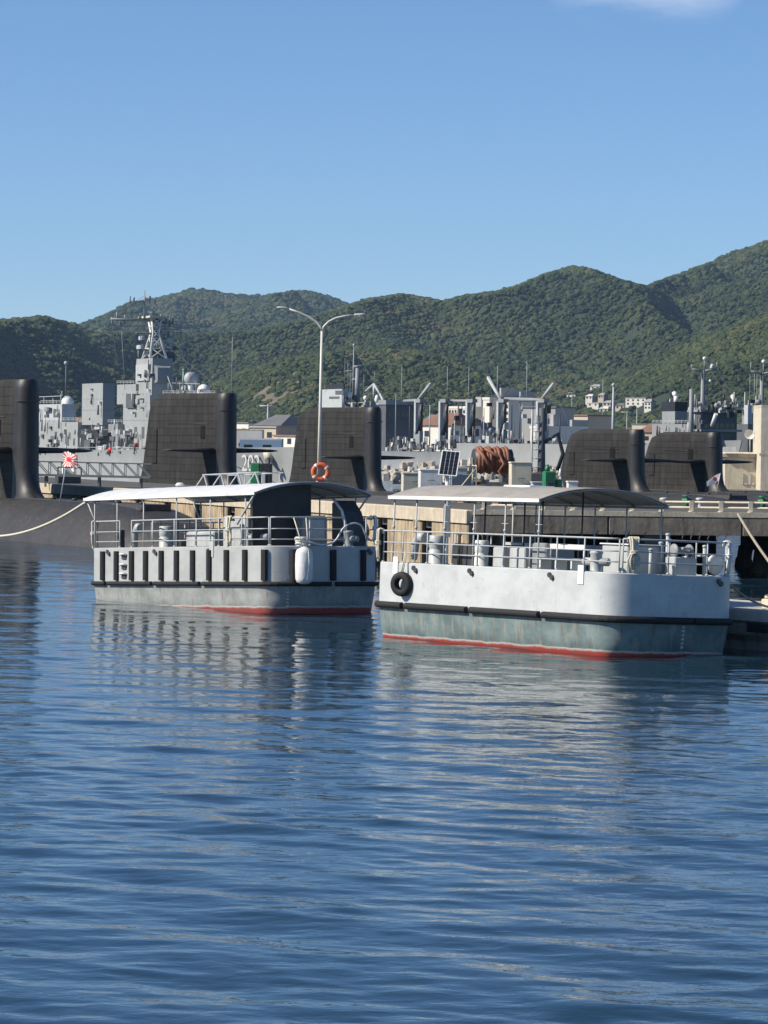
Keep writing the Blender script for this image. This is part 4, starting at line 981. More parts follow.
# ================================================================== ships
class Ship:
    def __init__(s, name, origin, label, group='grey navy ships berthed across the harbour'):
        s.o = Vector(origin); s.root = empty(name, (*origin, 0), RZ, label, 'ship', group)
    def hit(s, px, py, b):
        r = ray(px, py); # o + a*D + b*N = k*(rx,1)
        c = s.o + NV*b; det = DV.x*1.0 - DV.y*r.x
        a = -(c.x - r.x*c.y)/det; k = c.y + a*DV.y
        return a, H + r.z*k
    def across(s, px, py, a):
        r = ray(px, py); c = s.o + DV*a; det = NV.x - NV.y*r.x
        b = -(c.x - r.x*c.y)/det; return b, H + r.z*(c.y + b*NV.y)
    def block(s, name, px0, px1, px2, yt, yb, b0, mtl, parent=None, slope=0.0, chamfer=None):
        """box whose sunlit side spans px0..px1 and whose shaded front spans px1..px2"""
        a0, _ = s.hit(px0, (yt+yb)/2, b0); a1, zt = s.hit(px1, yt, b0); _, zb = s.hit(px1, yb, b0); b1, _ = s.across(px2, yt, a1)
        i = slope; m = MB()
        m.loft([[(a0,b0,zb),(a1,b0,zb),(a1,b1,zb),(a0,b1,zb)],[(a0+i,b0+i,zt),(a1-i,b0+i,zt),(a1-i,b1-i,zt),(a0+i,b1-i,zt)]], True, False)
        o = m.build(name, mtl, parent or s.root); o['_d'] = 0; del o['_d']
        return o, (a0, a1, b0, b1, zb, zt)
    def pole(s, name, px, yt, yb, b, r, mtl, lean=0.0, r2=None, parent=None):
        a, zt = s.hit(px, yt, b); _, zb = s.hit(px, yb, b); m = MB(); m.tube([(a,b,zb),(a+lean,b,zt)], [r, r2 or r*0.6], 6); return m.build(name, mtl, parent or s.root)
    def strut(s, name, p, q, b, r, mtl, b2=None, parent=None):
        a, z = s.hit(*p, b); a2, z2 = s.hit(*q, b if b2 is None else b2); m = MB(); m.tube([(a,b,z),(a2,b if b2 is None else b2,z2)], r, 6); return m.build(name, mtl, parent or s.root)
    def dome(s, px, py, rpx, b, mtl=None, sz=1.0, name='radome', foot=0.0):
        a, z = s.hit(px, py, b); k = (s.o + DV*a + NV*b).y; r = rpx*k/F
        m = MB(); m.ball((a,b,z), r, sz)
        if foot: m.tube([(a,b,z-r-foot),(a,b,z-r*0.5)], r*0.35, 8)
        return m.build(name, mtl or M['dome'], s.root)
    def windows(s, dims, n, zf0, zf1, mtl, parent, front=True, f0=0.1, f1=0.9, w=0.6):
        a0,a1,b0,b1,zb,zt = dims
        for k in range(n):
            f_ = f0 + (f1-f0)*(k+0.5)/n
            m = MB()
            if front: y = b0+(b1-b0)*f_; hwid = (b1-b0)*(f1-f0)/n*0.5*w; m.box(a1-0.05, a1+0.03, y-hwid, y+hwid, zb+(zt-zb)*zf0, zb+(zt-zb)*zf1)
            else: x = a0+(a1-a0)*f_; hwid = (a1-a0)*(f1-f0)/n*0.5*w; m.box(x-hwid, x+hwid, b0-0.03, b0+0.05, zb+(zt-zb)*zf0, zb+(zt-zb)*zf1)
            m.build('window', mtl, parent)
def ship_hull(sh, Lbow, Ltot, hb, zb, zm, zs, mtl, rake=3.0, flare=0.7):
    rings = []
    for x in [0,-1.2,-3,-6,-10,-15,-21,-28,-36,-46,-Ltot]:
        k = min(1.0, -x/Lbow); w = hb*(1-(1-k)**2.0); ww = hb*(1-(1-max(0,min(1,(-x-rake)/(Lbow*1.15))))**1.7)*0.98
        zd = zb + (zm-zb)*min(1,-x/30.0) if -x < 30 else zm + (zs-zm)*min(1,(-x-30)/max(1,Ltot-30))
        xr = rake if x > -rake else 0
        xo = lambda f_: x - rake*(1-f_)*max(0.0, 1+x/25.0)
        mid = w*flare + ww*(1-flare)
        rings.append([(xo(0.0),-max(ww,0.02),-0.6),(xo(0.35),-max(ww*0.8+w*0.2,0.03),zd*0.35),(xo(0.7),-max(mid*0.6+w*0.4*0.9,0.04),zd*0.7),(xo(1.0),-max(w,0.06),zd),
                      (xo(1.0),max(w,0.06),zd),(xo(0.7),max(mid*0.6+w*0.4*0.9,0.04),zd*0.7),(xo(0.35),max(ww*0.8+w*0.2,0.03),zd*0.35),(xo(0.0),max(ww,0.02),-0.6)])
    o = MB().loft(rings, True, True).build('hull', mtl, sh.root); o.modifiers.new('edges','EDGE_SPLIT').split_angle = math.radians(35); return o

# ---- warship at the left
r_ = ray(297, 447); Yd = 120/(NV.x*r_.x+NV.y)
D1 = Ship('warship', (r_.x*Yd, Yd), 'grey warship with lattice mast and a number on its bow')
G, W_ = M['shipgrey'], M['shipgrey']
zbow = at(297, 447, Yd).z
ship_hull(D1, 34, 95, 5.6, zbow, zbow-0.5, zbow-1.2, G)
B = -4.6
blk, dm = D1.block('aft_house', 20, 78, 104, 422, 454, B, G)
D1.windows(dm, 3, 0.25, 0.55, M['shipdark'], blk, False, 0.2, 0.95, 0.25)
blk, dm = D1.block('aft_house', 34, 62, 76, 404, 423, B+0.6, M['pale'])
D1.windows(dm, 2, 0.3, 0.75, M['shipdark'], blk, False, 0.3, 0.95, 0.5)
blk, dm = D1.block('funnel', 82, 103, 115, 383, 425, B+0.5, G)
for f_ in (0.35, 0.62):
    m = MB(); z = dm[4]+(dm[5]-dm[4])*f_; m.box(dm[0]-0.02, dm[1]+0.02, dm[2]-0.02, dm[3]+0.02, z, z+0.06); m.build('seam', M['shipgrey2'], blk)
D1.block('boat_deck', 78, 128, 140, 424, 453, B+1.2, M['shipgrey2'])
blk, dm = D1.block('bridge_house', 123, 150, 178, 395, 453, B+0.4, G)
D1.windows(dm, 2, 0.25, 0.45, M['shipdark'], blk, False, 0.35, 0.9, 0.35)
for f_ in (0.30, 0.56, 0.8):
    m = MB(); z = dm[4]+(dm[5]-dm[4])*f_; m.box(dm[0]-0.02, dm[1]+0.02, dm[2]-0.02, dm[3]+0.02, z, z+0.06); m.build('seam', M['shipgrey2'], blk)
D1.block('bridge_wing', 117, 136, 150, 384, 404, B+0.9, G); D1.block('vent_trunk', 126, 134, 140, 394, 408, B+0.2, M['shipdark'])
blk, dm = D1.block('mast_tower', 135, 152, 174, 358, 396, B+1.2, G, slope=0.12)
m = MB(); zz = dm[5]-2.6; m.box(dm[0]+0.8, dm[1]-0.8, dm[2]-0.16, dm[2]+0.2, zz, zz+1.9); m.build('radar_panel', M['pale'], blk)
m = MB(); zz = dm[5]-3.0; m.loft([[(dm[1]-0.1,dm[2]+0.3,zz),(dm[1]+0.35,dm[2]+0.6,zz+0.3),(dm[1]+0.35,dm[3]-0.6,zz+0.3),(dm[1]-0.1,dm[3]-0.3,zz)],[(dm[1]-0.1,dm[2]+0.3,zz+2.2),(dm[1]+0.35,dm[2]+0.6,zz+1.9),(dm[1]+0.35,dm[3]-0.6,zz+1.9),(dm[1]-0.1,dm[3]-0.3,zz+2.2)]], True); m.build('radar_panel', M['shipgrey2'], blk)
# lattice mast
ac = (dm[0]+dm[1])/2; bc = (dm[2]+dm[3])/2; mz0 = dm[5]; _, mz1 = D1.hit(146, 319, bc)
legs = []
for sa in (-1, 1):
    for sb in (-1, 1):
        p0 = Vector((ac+sa*1.5, bc+sb*1.0, mz0)); p1 = Vector((ac+sa*0.45, bc+sb*0.35, (mz0+mz1)/2+0.6)); p2 = Vector((ac+sa*0.75, bc+sb*0.6, mz1)); legs.append((p0,p1,p2))
        m = MB(); m.tube([p0,p1,p2], [0.17,0.13,0.12], 6); m.build('mast_leg', M['white'], D1.root)
for i, j in ((0,1),(1,3),(3,2),(2,0)):
    m = MB()
    for k in range(5):
        def pt_(l, f_): return l[0].lerp(l[1], f_*2) if f_ < 0.5 else l[1].lerp(l[2], f_*2-1)
        m.tube([pt_(legs[i], k/5), pt_(legs[j], (k+1)/5)], 0.07, 5); m.tube([pt_(legs[j], k/5), pt_(legs[i], (k+1)/5)], 0.07, 5); m.tube([pt_(legs[i], (k+1)/5), pt_(legs[j], (k+1)/5)], 0.07, 5)
    m.build('lattice_brace', M['white'], D1.root)
m = MB(); m.box(ac-1.4, ac+1.9, bc-1.2, bc+1.2, mz1, mz1+0.22); m.build('mast_platform', M['cream'], D1.root)
def yard(p, q, r=0.08, name='yard'):
    """a yard across the ship between two pixels at the mast"""
    b1_, z1_ = D1.across(*p, ac); b2_, z2_ = D1.across(*q, ac); m = MB(); m.tube([(ac,b1_,z1_),(ac,b2_,z2_)], r, 6); return m.build(name, M['shipgrey2'], D1.root)
yard((111,319),(147,320.5),0.17); yard((147,320.5),(172,323),0.14); yard((129,301.5),(145,301.5),0.09); yard((143,350),(187,349),0.11); yard((120,326),(147,326),0.06); yard((150,300),(145,300),0.08); yard((136,333),(160,334),0.12)
for px, y0, y1 in ((112,317,326),(117,312,321),(170,316,327),(173,317,326),(125,315,324),(186,343,351),(183,348,351),(130,296,304),(134,297,302),(150,296,303),(155,298,304),(161,314,323),(166,317,323),(121,322,330),(139,316,321)):
    b_, z0_ = D1.across(px, y0, ac); _, z1_ = D1.across(px, y1, ac); m = MB(); m.tube([(ac,b_,z0_),(ac,b_,z1_)], 0.10, 5); m.build('antenna', M['shipgrey2'], D1.root)
b_, z0_ = D1.across(144.5, 320, ac); _, z1_ = D1.across(144.5, 290, ac); m = MB(); m.tube([(ac,b_,z0_),(ac,b_,z1_)], [0.14,0.05], 7); m.build('topmast', M['shipgrey2'], D1.root)
b_, z_ = D1.across(150, 312, ac); m = MB(); m.ball((ac,b_,z_), 0.3, 0.6); m.tube([(ac,b_,z_-1.0),(ac,b_,z_)], 0.07, 6); m.build('radome', M['dome'], D1.root)
b_, z_ = D1.across(168, 332, ac); m = MB()                     # mesh air search radar
for k in range(7): m.tube([(ac+0.15*math.sin(k), b_-1.9, z_-0.9+k*0.3), (ac+0.5, b_, z_-0.95+k*0.32), (ac, b_+1.7, z_-0.8+k*0.26)], 0.05, 5)
for k in range(8): m.tube([(ac+0.1, b_-1.9+k*0.5, z_-0.95), (ac+0.1, b_-1.9+k*0.5, z_+1.0)], 0.04, 5)
m.tube([(ac,b_,z_-2.0),(ac,b_,z_)], 0.16, 6); m.build('search_radar', M['shipgrey2'], D1.root)
b_, z_ = D1.across(168, 341, ac); m = MB(); m.ball((ac+0.5,b_,z_), 0.42); m.box(ac-0.8,ac+0.6,b_-0.9,b_+0.6,z_-0.9,z_-0.6); m.build('fire_control_radar', M['pale'], D1.root)
b_, z_ = D1.across(165, 356, ac); m = MB(); m.box(ac-1.2,ac+1.0,b_-1.2,b_+0.9,z_-0.7,z_+0.5); m.build('mast_house', M['shipdark'], D1.root)
D1.strut('mast_stay', (159,350), (173,392), B+3, 0.07, M['pale']); D1.strut('mast_stay', (121,322), (125,390), B, 0.03, M['shipgrey2'])
# top of the forward house, director and domes
blk, dm2 = D1.block('forward_house', 152, 192, 222, 395, 450, B+2.4, M['shipgrey2'])
D1.dome(203.5, 391, 6.5, 0.0, sz=1.05, name='radome'); 
a_, z_ = D1.hit(191, 382, -1.0); m = MB(); m.tube([(a_,-1.0,z_-2.2),(a_,-1.0,z_)], 0.35, 10); m.lathe([(0.2,-0.5),(0.75,-0.35),(0.75,0.35),(0.2,0.45)], (a_,-1.0,z_+0.4), 14, 'X'); m.box(a_-1.0,a_+1.0,-2.0,0.0,z_-1.5,z_-1.25); m.build('gun_director', M['pale'], D1.root)
a_, z_ = D1.hit(183.5, 378, -1.5); m = MB(); m.tube([(a_,-1.5,z_-2.6),(a_,-1.5,z_-1.0)], 0.28, 8); m.tube([(a_,-1.5,z_-1.0),(a_,-1.5,z_+0.9)], [0.2,0.08], 8); m.ball((a_,-1.5,z_+0.9), 0.16); m.build('optical_director', mat('pale_green_paint',(0.22,0.36,0.31),0.5,0.15,2), D1.root)
for px in (172, 177, 180, 188, 196): D1.pole('guard_stanchion', px, 379+random.uniform(2,6), 394, -1.5, 0.045, M['pale'])
D1.strut('guard_rail', (172,383), (200,384), -1.5, 0.035, M['pale'])
D1.dome(67.5, 403, 6.3, B+1.8, sz=1.15, foot=1.0)
for p in ((44,397,405),(53,398,408),(61,394,404),(62,391,396)): D1.pole('guard_stanchion', p[0], p[1], p[2], B+1.0, 0.08, M['pale'])
D1.strut('guard_rail', (38,397), (62,396), B+1.0, 0.05, M['pale']); D1.pole('whip_aerial', 66, 363, 395, B+2, 0.07, M['shipgrey2']); D1.dome(66, 363, 2.0, B+2, M['pale'], name='aerial_head')
D1.pole('whip_aerial', 232.5, 337, 400, 1.0, 0.08, M['shipgrey2'], r2=0.04)
# clutter amidships: boat davit, crane, inflatable boat, lockers
D1.strut('davit', (98,424), (103,438), B-0.3, 0.18, M['shipdark']); D1.strut('davit', (98,424), (88,436), B-0.3, 0.12, M['shipgrey2'])
m = MB(); a_, z_ = D1.hit(92, 434, B-0.3); m.loft([[(a_-5,B-0.6,z_+0.5),(a_-5,B+0.6,z_+0.5),(a_-5,B,z_+0.2)],[(a_,B-1.0,z_+0.4),(a_,B+1.0,z_+0.4),(a_,B,z_-0.9)],[(a_+3.5,B-0.8,z_+0.5),(a_+3.5,B+0.8,z_+0.5),(a_+3.5,B,z_-0.7)]], True); m.build('ship_boat', M['shipdark'], D1.root)
D1.block('locker', 84, 90, 96, 440, 453, B-0.6, M['shipdark']); D1.block('locker', 98, 104, 108, 446, 454, B-0.7, M['pale'])
D1.dome(111, 450, 3.2, B-0.9, M['red'], name='fire_hose_reel'); D1.dome(136, 445, 2.6, B-0.9, M['red'], name='fire_hose_reel')
D1.block('vent_trunk', 112, 118, 124, 424, 453, B-0.4, M['shipgrey2'])
for px in range(42, 240, 9): D1.pole('guard_stanchion', px, 446.5, 453.5, -5.3, 0.04, M['pale'])
D1.strut('guard_rail', (40,447.5), (240,447), -5.3, 0.03, M['pale'])
# hull number and anchor on the bow
def bow_side(px, py):
    """solve for the bow plating seen at this pixel"""
    best = None
    for t in range(0, 200):
        b_ = -t*0.028; a, z = D1.hit(px, py, b_)
        k = min(1.0, max(0,-a)/34); w = 5.6*(1-(1-k)**2.0); ww = 5.6*(1-(1-max(0,min(1,(-a-3)/(34*1.15))))**1.7)*0.98
        f_ = max(0, min(1, z/zbow)); half = ww+(w-ww)*f_**1.2
        if -b_ >= half: best = (a, b_, z); break
    return Vector(best or (a, b_, z))
q1, q2 = bow_side(240, 465), bow_side(268, 465); t_ = (q2-q1); t_.z = 0; t_.normalize()
me_ = text_mesh('202', 2.5, 0.03); me_.materials.append(M['hull_number']); o = link(bpy.data.objects.new('hull_number', me_)); o.parent = D1.root
c = bow_side(253.5, 464); nrm = Vector((t_.y, -t_.x, 0)); o.location = c + nrm*0.35; o.rotation_euler = (math.radians(90), 0, math.atan2(t_.y, t_.x))
c = bow_side(273, 461) + nrm*0.25
m = MB(); m.tube([c+Vector((-0.9,0,0.9))+nrm*0.1, c+Vector((-0.1,0,0.1))+nrm*0.2], [0.5,0.42], 12); m.build('hawse_pipe', M['cream'], D1.root)
m = MB(); cc = c+nrm*0.45
m.tube([cc+Vector((-0.5,0,0.6)), cc+Vector((0.3,0,-0.3))], 0.16, 6); m.loft([[cc+Vector((-0.6,0,-0.5)), cc+Vector((0.1,0,-0.2)), cc+Vector((0.3,0,-1.2))],[cc+Vector((-0.6,0,-0.5))+nrm*0.25, cc+Vector((0.1,0,-0.2))+nrm*0.25, cc+Vector((0.3,0,-1.2))+nrm*0.25]], True); m.loft([[cc+Vector((0.1,0,-0.2)), cc+Vector((0.9,0,0.3)), cc+Vector((1.0,0,-0.6))],[cc+Vector((0.1,0,-0.2))+nrm*0.25, cc+Vector((0.9,0,0.3))+nrm*0.25, cc+Vector((1.0,0,-0.6))+nrm*0.25]], True); m.build('anchor', M['shipdark'], D1.root)

# ---- supply ship with gantries, centre
r_ = ray(470, 452); D2 = Ship('supply_ship', (ray(560,450).x*500, 500), 'grey supply ship with tall transfer gantries behind the hose reel')
z2 = at(500, 453, 520).z
ship_hull(D2, 24, 130, 7.5, z2+0.6, z2, z2, M['shipgrey2'])
G2 = M['shipgrey2']; BD = M['shipdark']; B2 = -5.5
blk, dm = D2.block('superstructure', 379, 386, 416, 404, 450, B2+2, BD, )  # shade of the forward face put into the block's dark colour
D2.windows(dm, 6, 0.72, 0.84, M['glass'], blk, True, 0.06, 0.94, 0.7)
D2.block('bridge_roof', 378, 386, 417, 400, 404.5, B2+1.8, G2)
blk, dm = D2.block('funnel', 321, 342, 348, 389, 450, B2+2, M['pale']); 
m = MB(); m.box(dm[0]+0.6, dm[1]-0.6, dm[2]+0.5, dm[3]-0.4, dm[5], dm[5]+0.9); m.build('funnel_cap', M['blackpaint'], blk)
m = MB(); zf = dm[4]+(dm[5]-dm[4])*0.86; m.box(dm[0]+4, dm[0]+9, dm[2]-0.03, dm[2]+0.05, zf-0.2, zf+0.2); m.box(dm[0]+7, dm[0]+11, dm[2]-0.03, dm[2]+0.05, zf+0.5, zf+1.2); m.build('funnel_vent', M['shipdark'], blk)
D2.block('deck_house', 342, 365, 383, 402, 450, B2+3, G2)
# its mast
am, zm0 = D2.hit(354, 404, 0); 
D2.pole('mast', 354, 343.5, 404, 0, 0.28, G2, r2=0.10); D2.pole('mast', 357.5, 368, 404, 0, 0.55, G2, r2=0.35)
D2.dome(354, 345, 1.3, 0, M['pale'], name='mast_light')
def yard2(p, q, r=0.1): 
    b1_, z1_ = D2.across(*p, am); b2_, z2_ = D2.across(*q, am); m = MB(); m.tube([(am,b1_,z1_),(am,b2_,z2_)], r, 6); m.build('yard', G2, D2.root)
yard2((346,371),(362,370)); yard2((352,380),(364,378), 0.2); yard2((353,367),(364,366), 0.25); yard2((346,356),(350,358),0.08)
for px, y0, y1 in ((345,358,392),(348,362,392),(350.5,372,400),(364,374,400)): D2.pole('antenna', px, y0, y1, 0.0, 0.06, G2)
for px, py, rr, sz in ((349,395.5,3.2,1.3),(365.5,398,2.3,1.1),(377,399,2.6,1.6)): D2.dome(px, py, rr, -2.0, sz=sz, foot=0.6)
for p, q in (((374,384),(366,391)),((374,384),(380,394)),((380,394),(384,402)),((384,402),(383,424)),((374,384),(374,398))): D2.strut('crane_frame', p, q, -3.0, 0.22, M['pale'])
D2.pole('whip_aerial', 374.5, 372, 385, -3, 0.08, G2)
for px, y0 in ((402,366),(447.5,367),(469,367),(497.5,366),(527,361)): D2.pole('whip_aerial', px, y0, 402, -2, 0.07, M['pale'], r2=0.035)
# transfer gantries
for i, (px, w, boom) in enumerate(((418,4,1),(443,5,0),(470,5,0),(501,5,-1),(541,6,1))):
    for dx in (-w/2, w/2):
        a0_, zb_ = D2.hit(px+dx, 450, B2); _, zt_ = D2.hit(px+dx, 401 if i else 399, B2)
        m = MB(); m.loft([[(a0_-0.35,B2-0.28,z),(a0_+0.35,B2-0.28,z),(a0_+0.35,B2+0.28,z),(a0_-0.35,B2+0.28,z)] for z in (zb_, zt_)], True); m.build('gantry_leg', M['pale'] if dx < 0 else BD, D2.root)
    blk, _ = D2.block('gantry_head', px-w/2-1, px+w/2, px+w/2+5, 399, 402.5, B2-0.4, G2)
    if i in (0, 3, 4): D2.block('winch_house', px-w, px+w*0.4, px+w*1.3, 431, 448, B2-0.6, G2)
    if boom:
        e0 = (px, 400); e1 = (px+12*boom, 384.5) if boom > 0 else (px-13, 378)
        D2.strut('boom', e0, e1, B2, 0.26, M['pale']); D2.dome(e1[0], e1[1]-0.5, 1.4, B2, M['pale'], name='boom_head')
        D2.strut('boom_stay', (px, 398.5), (e1[0]-1*boom, e1[1]-2), B2, 0.06, G2)
    # hanging hoses
    m = MB()
    for k in range(3):
        a0_, z0_ = D2.hit(px+w/2+2+k*1.5, 404, B2); a1_, z1_ = D2.hit(px+w/2+k*1.2-1, 434, B2); am_, zm_ = D2.hit(px+w/2+5-k, 420, B2)
        m.tube([(a0_,B2-0.5,z0_),(am_,B2-0.6,zm_),(a1_,B2-0.4,z1_)], 0.28, 6)
    m.build('hanging_hose', M['blackpaint'], D2.root)
D2.strut('cross_catwalk', (418,400.5), (404,401), B2+1, 0.25, G2); D2.strut('cross_catwalk', (443,401), (472,401), B2+1, 0.25, G2); D2.strut('cross_catwalk', (501,399), (541,400), B2+1, 0.3, G2)
rr_ = random.Random(5)
for k in range(26):
    px = 390 + k*6.8; y0 = rr_.uniform(436, 446); D2.block('deck_fitting', px, px+rr_.uniform(1.5,3.2), px+rr_.uniform(3.6,6), y0, 450, B2-0.8+rr_.uniform(-0.5,1.5), rr_.choice([M['pale'], G2, BD, M['pale'], M['cream']]))
for px in range(388, 560, 8): D2.pole('guard_stanchion', px, 446, 450, -7.2, 0.05, M['pale'])

# ---- auxiliary ships at the right
def aux(px0, Y, label):
    return Ship('auxiliary_ship', (ray(px0,440).x*Y, Y), label)
D3 = aux(742, 400, 'grey auxiliary ship with square funnel and tall mast right of the submarines')
z3 = at(740, 447, 400).z
ship_hull(D3, 20, 75, 5.5, z3+0.8, z3, z3, M['shipgrey'])
B3 = -4.5
blk, dm = D3.block('funnel', 662, 675, 687, 411, 426, B3+1.2, G2); m = MB(); m.box(dm[0]-0.05, dm[1]+0.05, dm[2]-0.05, dm[3]+0.05, dm[5], dm[5]+1.1); m.build('funnel_cap', M['blackpaint'], blk)
D3.strut('exhaust_pipe', (676,403), (676,396), -2, 0.3, M['white']); D3.strut('exhaust_pipe', (676,396), (674,393), -2, 0.3, M['white']); D3.pole('vent_pipe', 670, 399, 405, -2, 0.15, M['pale'])
blk, dm = D3.block('deck_house', 652, 690, 695, 424, 455, B3, G2); D3.windows(dm, 3, 0.35, 0.5, M['shipdark'], blk, False, 0.2, 0.9, 0.15)
blk, dm = D3.block('bridge', 691, 702, 737, 412, 455, B3+0.8, BD); D3.windows(dm, 6, 0.62, 0.74, M['glass'], blk, True, 0.05, 0.95, 0.8)  # bridge coloured dark to carry the shade on its front
m = MB(); m.box(dm[0]-0.3, dm[1]+0.5, dm[2]-0.4, dm[3]+0.4, dm[5], dm[5]+0.25); m.build('bridge_roof', G2, blk)
m = MB(); zz = dm[4]+(dm[5]-dm[4])*0.55; m.box(dm[0]-0.3, dm[1]+0.6, dm[2]-0.4, dm[3]+0.4, zz, zz+0.25); m.build('bridge_walkway', G2, blk)
D3.pole('mast', 703, 371, 450, -1.0, 0.42, M['shipgrey2'], r2=0.22); D3.pole('topmast', 704.5, 359, 371, -1.0, 0.10, G2); D3.dome(704.5, 358.5, 1.9, -1.0)
am, _ = D3.hit(703, 371, -1.0)
def yard3(sh, a, p, q, r=0.09, name='yard', mtl=None):
    b1_, z1_ = sh.across(*p, a); b2_, z2_ = sh.across(*q, a); m = MB(); m.tube([(a,b1_,z1_),(a,b2_,z2_)], r, 6); m.build(name, mtl or G2, sh.root)
yard3(D3, am, (692,369),(703,371.5),0.16); yard3(D3, am, (703,371.5),(717,369),0.16); yard3(D3, am, (692,364),(692,370),0.07,'antenna'); yard3(D3, am, (717,362),(717,370),0.07,'antenna'); yard3(D3, am, (711,366),(714,367),0.3,'navigation_radar', M['pale']); yard3(D3, am, (703,384),(710,383),0.12)
D3.dome(710, 381, 1.7, -0.2); yard3(D3, am, (698,403),(709,404),0.2); D3.pole('derrick', 691.5, 389, 452, B3-0.5, 0.35, G2, r2=0.25)
D3.strut('pennant_staff', (716,414), (712,426), B3-0.3, 0.25, M['white']); D3.strut('exhaust_pipe', (735,407), (735,400), 1.5, 0.3, M['white']); D3.strut('exhaust_pipe', (735,400), (732.5,396), 1.5, 0.3, M['white'])
for k, px in enumerate((697,700,707,711,720,726,731,743)): D3.block('deck_fitting', px, px+1.5, px+rr_.uniform(3,5), rr_.uniform(404,409), 413, B3+1+k*0.3, rr_.choice([M['pale'], G2, BD]))
blk, _ = D3.block('deck_fitting', 744, 748, 752, 405, 424, B3+1, M['pale'])
D4 = aux(800, 430, 'grey auxiliary ship whose mast stands at the right edge')
ship_hull(D4, 20, 80, 5.5, z3+0.8, z3, z3, M['shipgrey'])
blk, dm = D4.block('bridge', 734, 748, 790, 424, 455, -4, BD); D4.windows(dm, 5, 0.55, 0.8, M['glass'], blk, True, 0.05, 0.95, 0.8)  # dark colour stands in for the shaded bridge front
D4.block('deck_house', 742, 752, 775, 410, 425, -3, G2)
D4.pole('mast', 762, 375, 450, -1.0, 0.45, G2, r2=0.25); D4.pole('topmast', 763.5, 362, 375, -1.0, 0.1, G2); D4.dome(763.5, 361.5, 2.0, -1.0)
am4, _ = D4.hit(762, 372, -1.0); yard3(D4, am4, (751,371),(762,374),0.16); yard3(D4, am4, (762,374),(780,371),0.16); yard3(D4, am4, (751,362),(751,372),0.07,'antenna'); yard3(D4, am4, (762,387),(772,386),0.2)
for px in (750, 754.5, 757): D4.pole('halyard', px, 374, 408, -1.0, 0.035, M['pale'])

# small fittings that crowd the ships' sides, roofs and rails
gr_ = random.Random(33)
def fittings(sh, px0, px1, y0, y1, b, n, mats, wpx=(0.8,3.0), hpx=(1.0,4.0), name='fitting'):
    for k in range(n):
        px = gr_.uniform(px0, px1); py = gr_.uniform(y0, y1); w = gr_.uniform(*wpx); h = gr_.uniform(*hpx); bb = b + gr_.uniform(-0.25, 0.1)
        a0, zt = sh.hit(px, py, bb); a1, _ = sh.hit(px+w, py, bb); _, zb = sh.hit(px, py+h, bb); m = MB()
        t = gr_.random()
        if t < 0.55: m.bbox(min(a0,a1), max(a0,a1)+0.05, bb-0.18, bb+0.5, zb, zt, 0.02)
        elif t < 0.95: m.tube([(a0,bb-0.12,zb),(a0,bb-0.12,zt+gr_.uniform(0.2,1.2))], gr_.uniform(0.05,0.14), 7)
        else: m.lathe([(0.2,-0.3),(0.32,-0.28),(0.32,0.28),(0.2,0.3)], (a0, bb-0.15, (zb+zt)/2), 10, 'X')
        m.build(name, gr_.choice(mats), sh.root)
def roof_rail(sh, px0, px1, y, b, hpx=4.0, n=8):
    for k in range(n+1):
        px = px0+(px1-px0)*k/n; sh.pole('guard_stanchion', px, y-hpx, y+0.4, b, 0.035, M['pale'], r2=0.035)
    for f_ in (1.0, 0.55): sh.strut('guard_rail', (px0, y-hpx*f_), (px1, y-hpx*f_), b, 0.028, M['pale'])
mm_ = [M['shipgrey2'], M['shipdark'], M['pale'], M['shipgrey'], M['shipdark']]
fittings(D1, 42, 78, 424, 449, -4.65, 22, mm_); fittings(D1, 36, 62, 405, 420, -4.05, 10, mm_); fittings(D1, 80, 132, 426, 450, -4.9, 40, mm_, (1,5), (1,6)); fittings(D1, 124, 150, 398, 450, -4.3, 22, mm_, (0.8,2.5), (1,5))
fittings(D1, 136, 152, 361, 392, -3.5, 9, mm_, (0.8,2.0), (0.8,2.5)); fittings(D1, 84, 103, 386, 420, -4.2, 7, mm_, (0.8,2.5), (0.8,2.5)); fittings(D1, 154, 200, 386, 397, -2.0, 14, mm_, (0.8,3), (1,4)); fittings(D1, 40, 140, 448, 453, -5.4, 24, mm_, (1,3), (1,3))
roof_rail(D1, 40, 78, 422, -4.5); roof_rail(D1, 34, 60, 404, -3.9, 3.5); roof_rail(D1, 80, 122, 424, -3.5); roof_rail(D1, 123, 150, 395, -4.1, 3.5); roof_rail(D1, 153, 215, 395, -2.1, 4, 12); roof_rail(D1, 117, 134, 384, -3.6, 3, 5)
for (p, q) in (((144.5,296),(110,318)),((144.5,296),(172,322)),((118,321),(96,384)),((112,322),(120,386)),((172,325),(196,392)),((146,322),(100,384)),((165,345),(230,396)),((132,303),(118,320))): D1.strut('rigging', p, q, -1.5, 0.022, M['shipdark'])
for px, py, w_, h_ in ((152,326,5,4),(158,333,5,5),(140,336,3,4),(160,345,7,5),(150,350,5,4),(171,346,4,3),(156,318,4,3),(139,345,3,4)):
    b_, z_ = D1.across(px, py, ac); b2_, z2_ = D1.across(px+w_, py+h_, ac); m = MB(); m.bbox(ac-0.6+gr_.uniform(-0.6,0.6), ac+0.6, min(b_,b2_), max(b_,b2_), min(z_,z2_), max(z_,z2_), 0.05); m.build('mast_equipment', gr_.choice([M['shipdark'], M['shipgrey2'], M['pale']]), D1.root)
for px in (137, 152, 157, 160, 163, 178, 181): 
    b_, z0_ = D1.across(px, gr_.uniform(340,352), ac); _, z1_ = D1.across(px, 358, ac); m = MB(); m.tube([(ac+0.5,b_,z0_),(ac+0.5,b_,z1_)], 0.05, 5); m.build('antenna', M['pale'], D1.root)
m2_ = [M['shipdark'], M['shipgrey2'], M['pale'], M['shipdark'], M['blackpaint']]
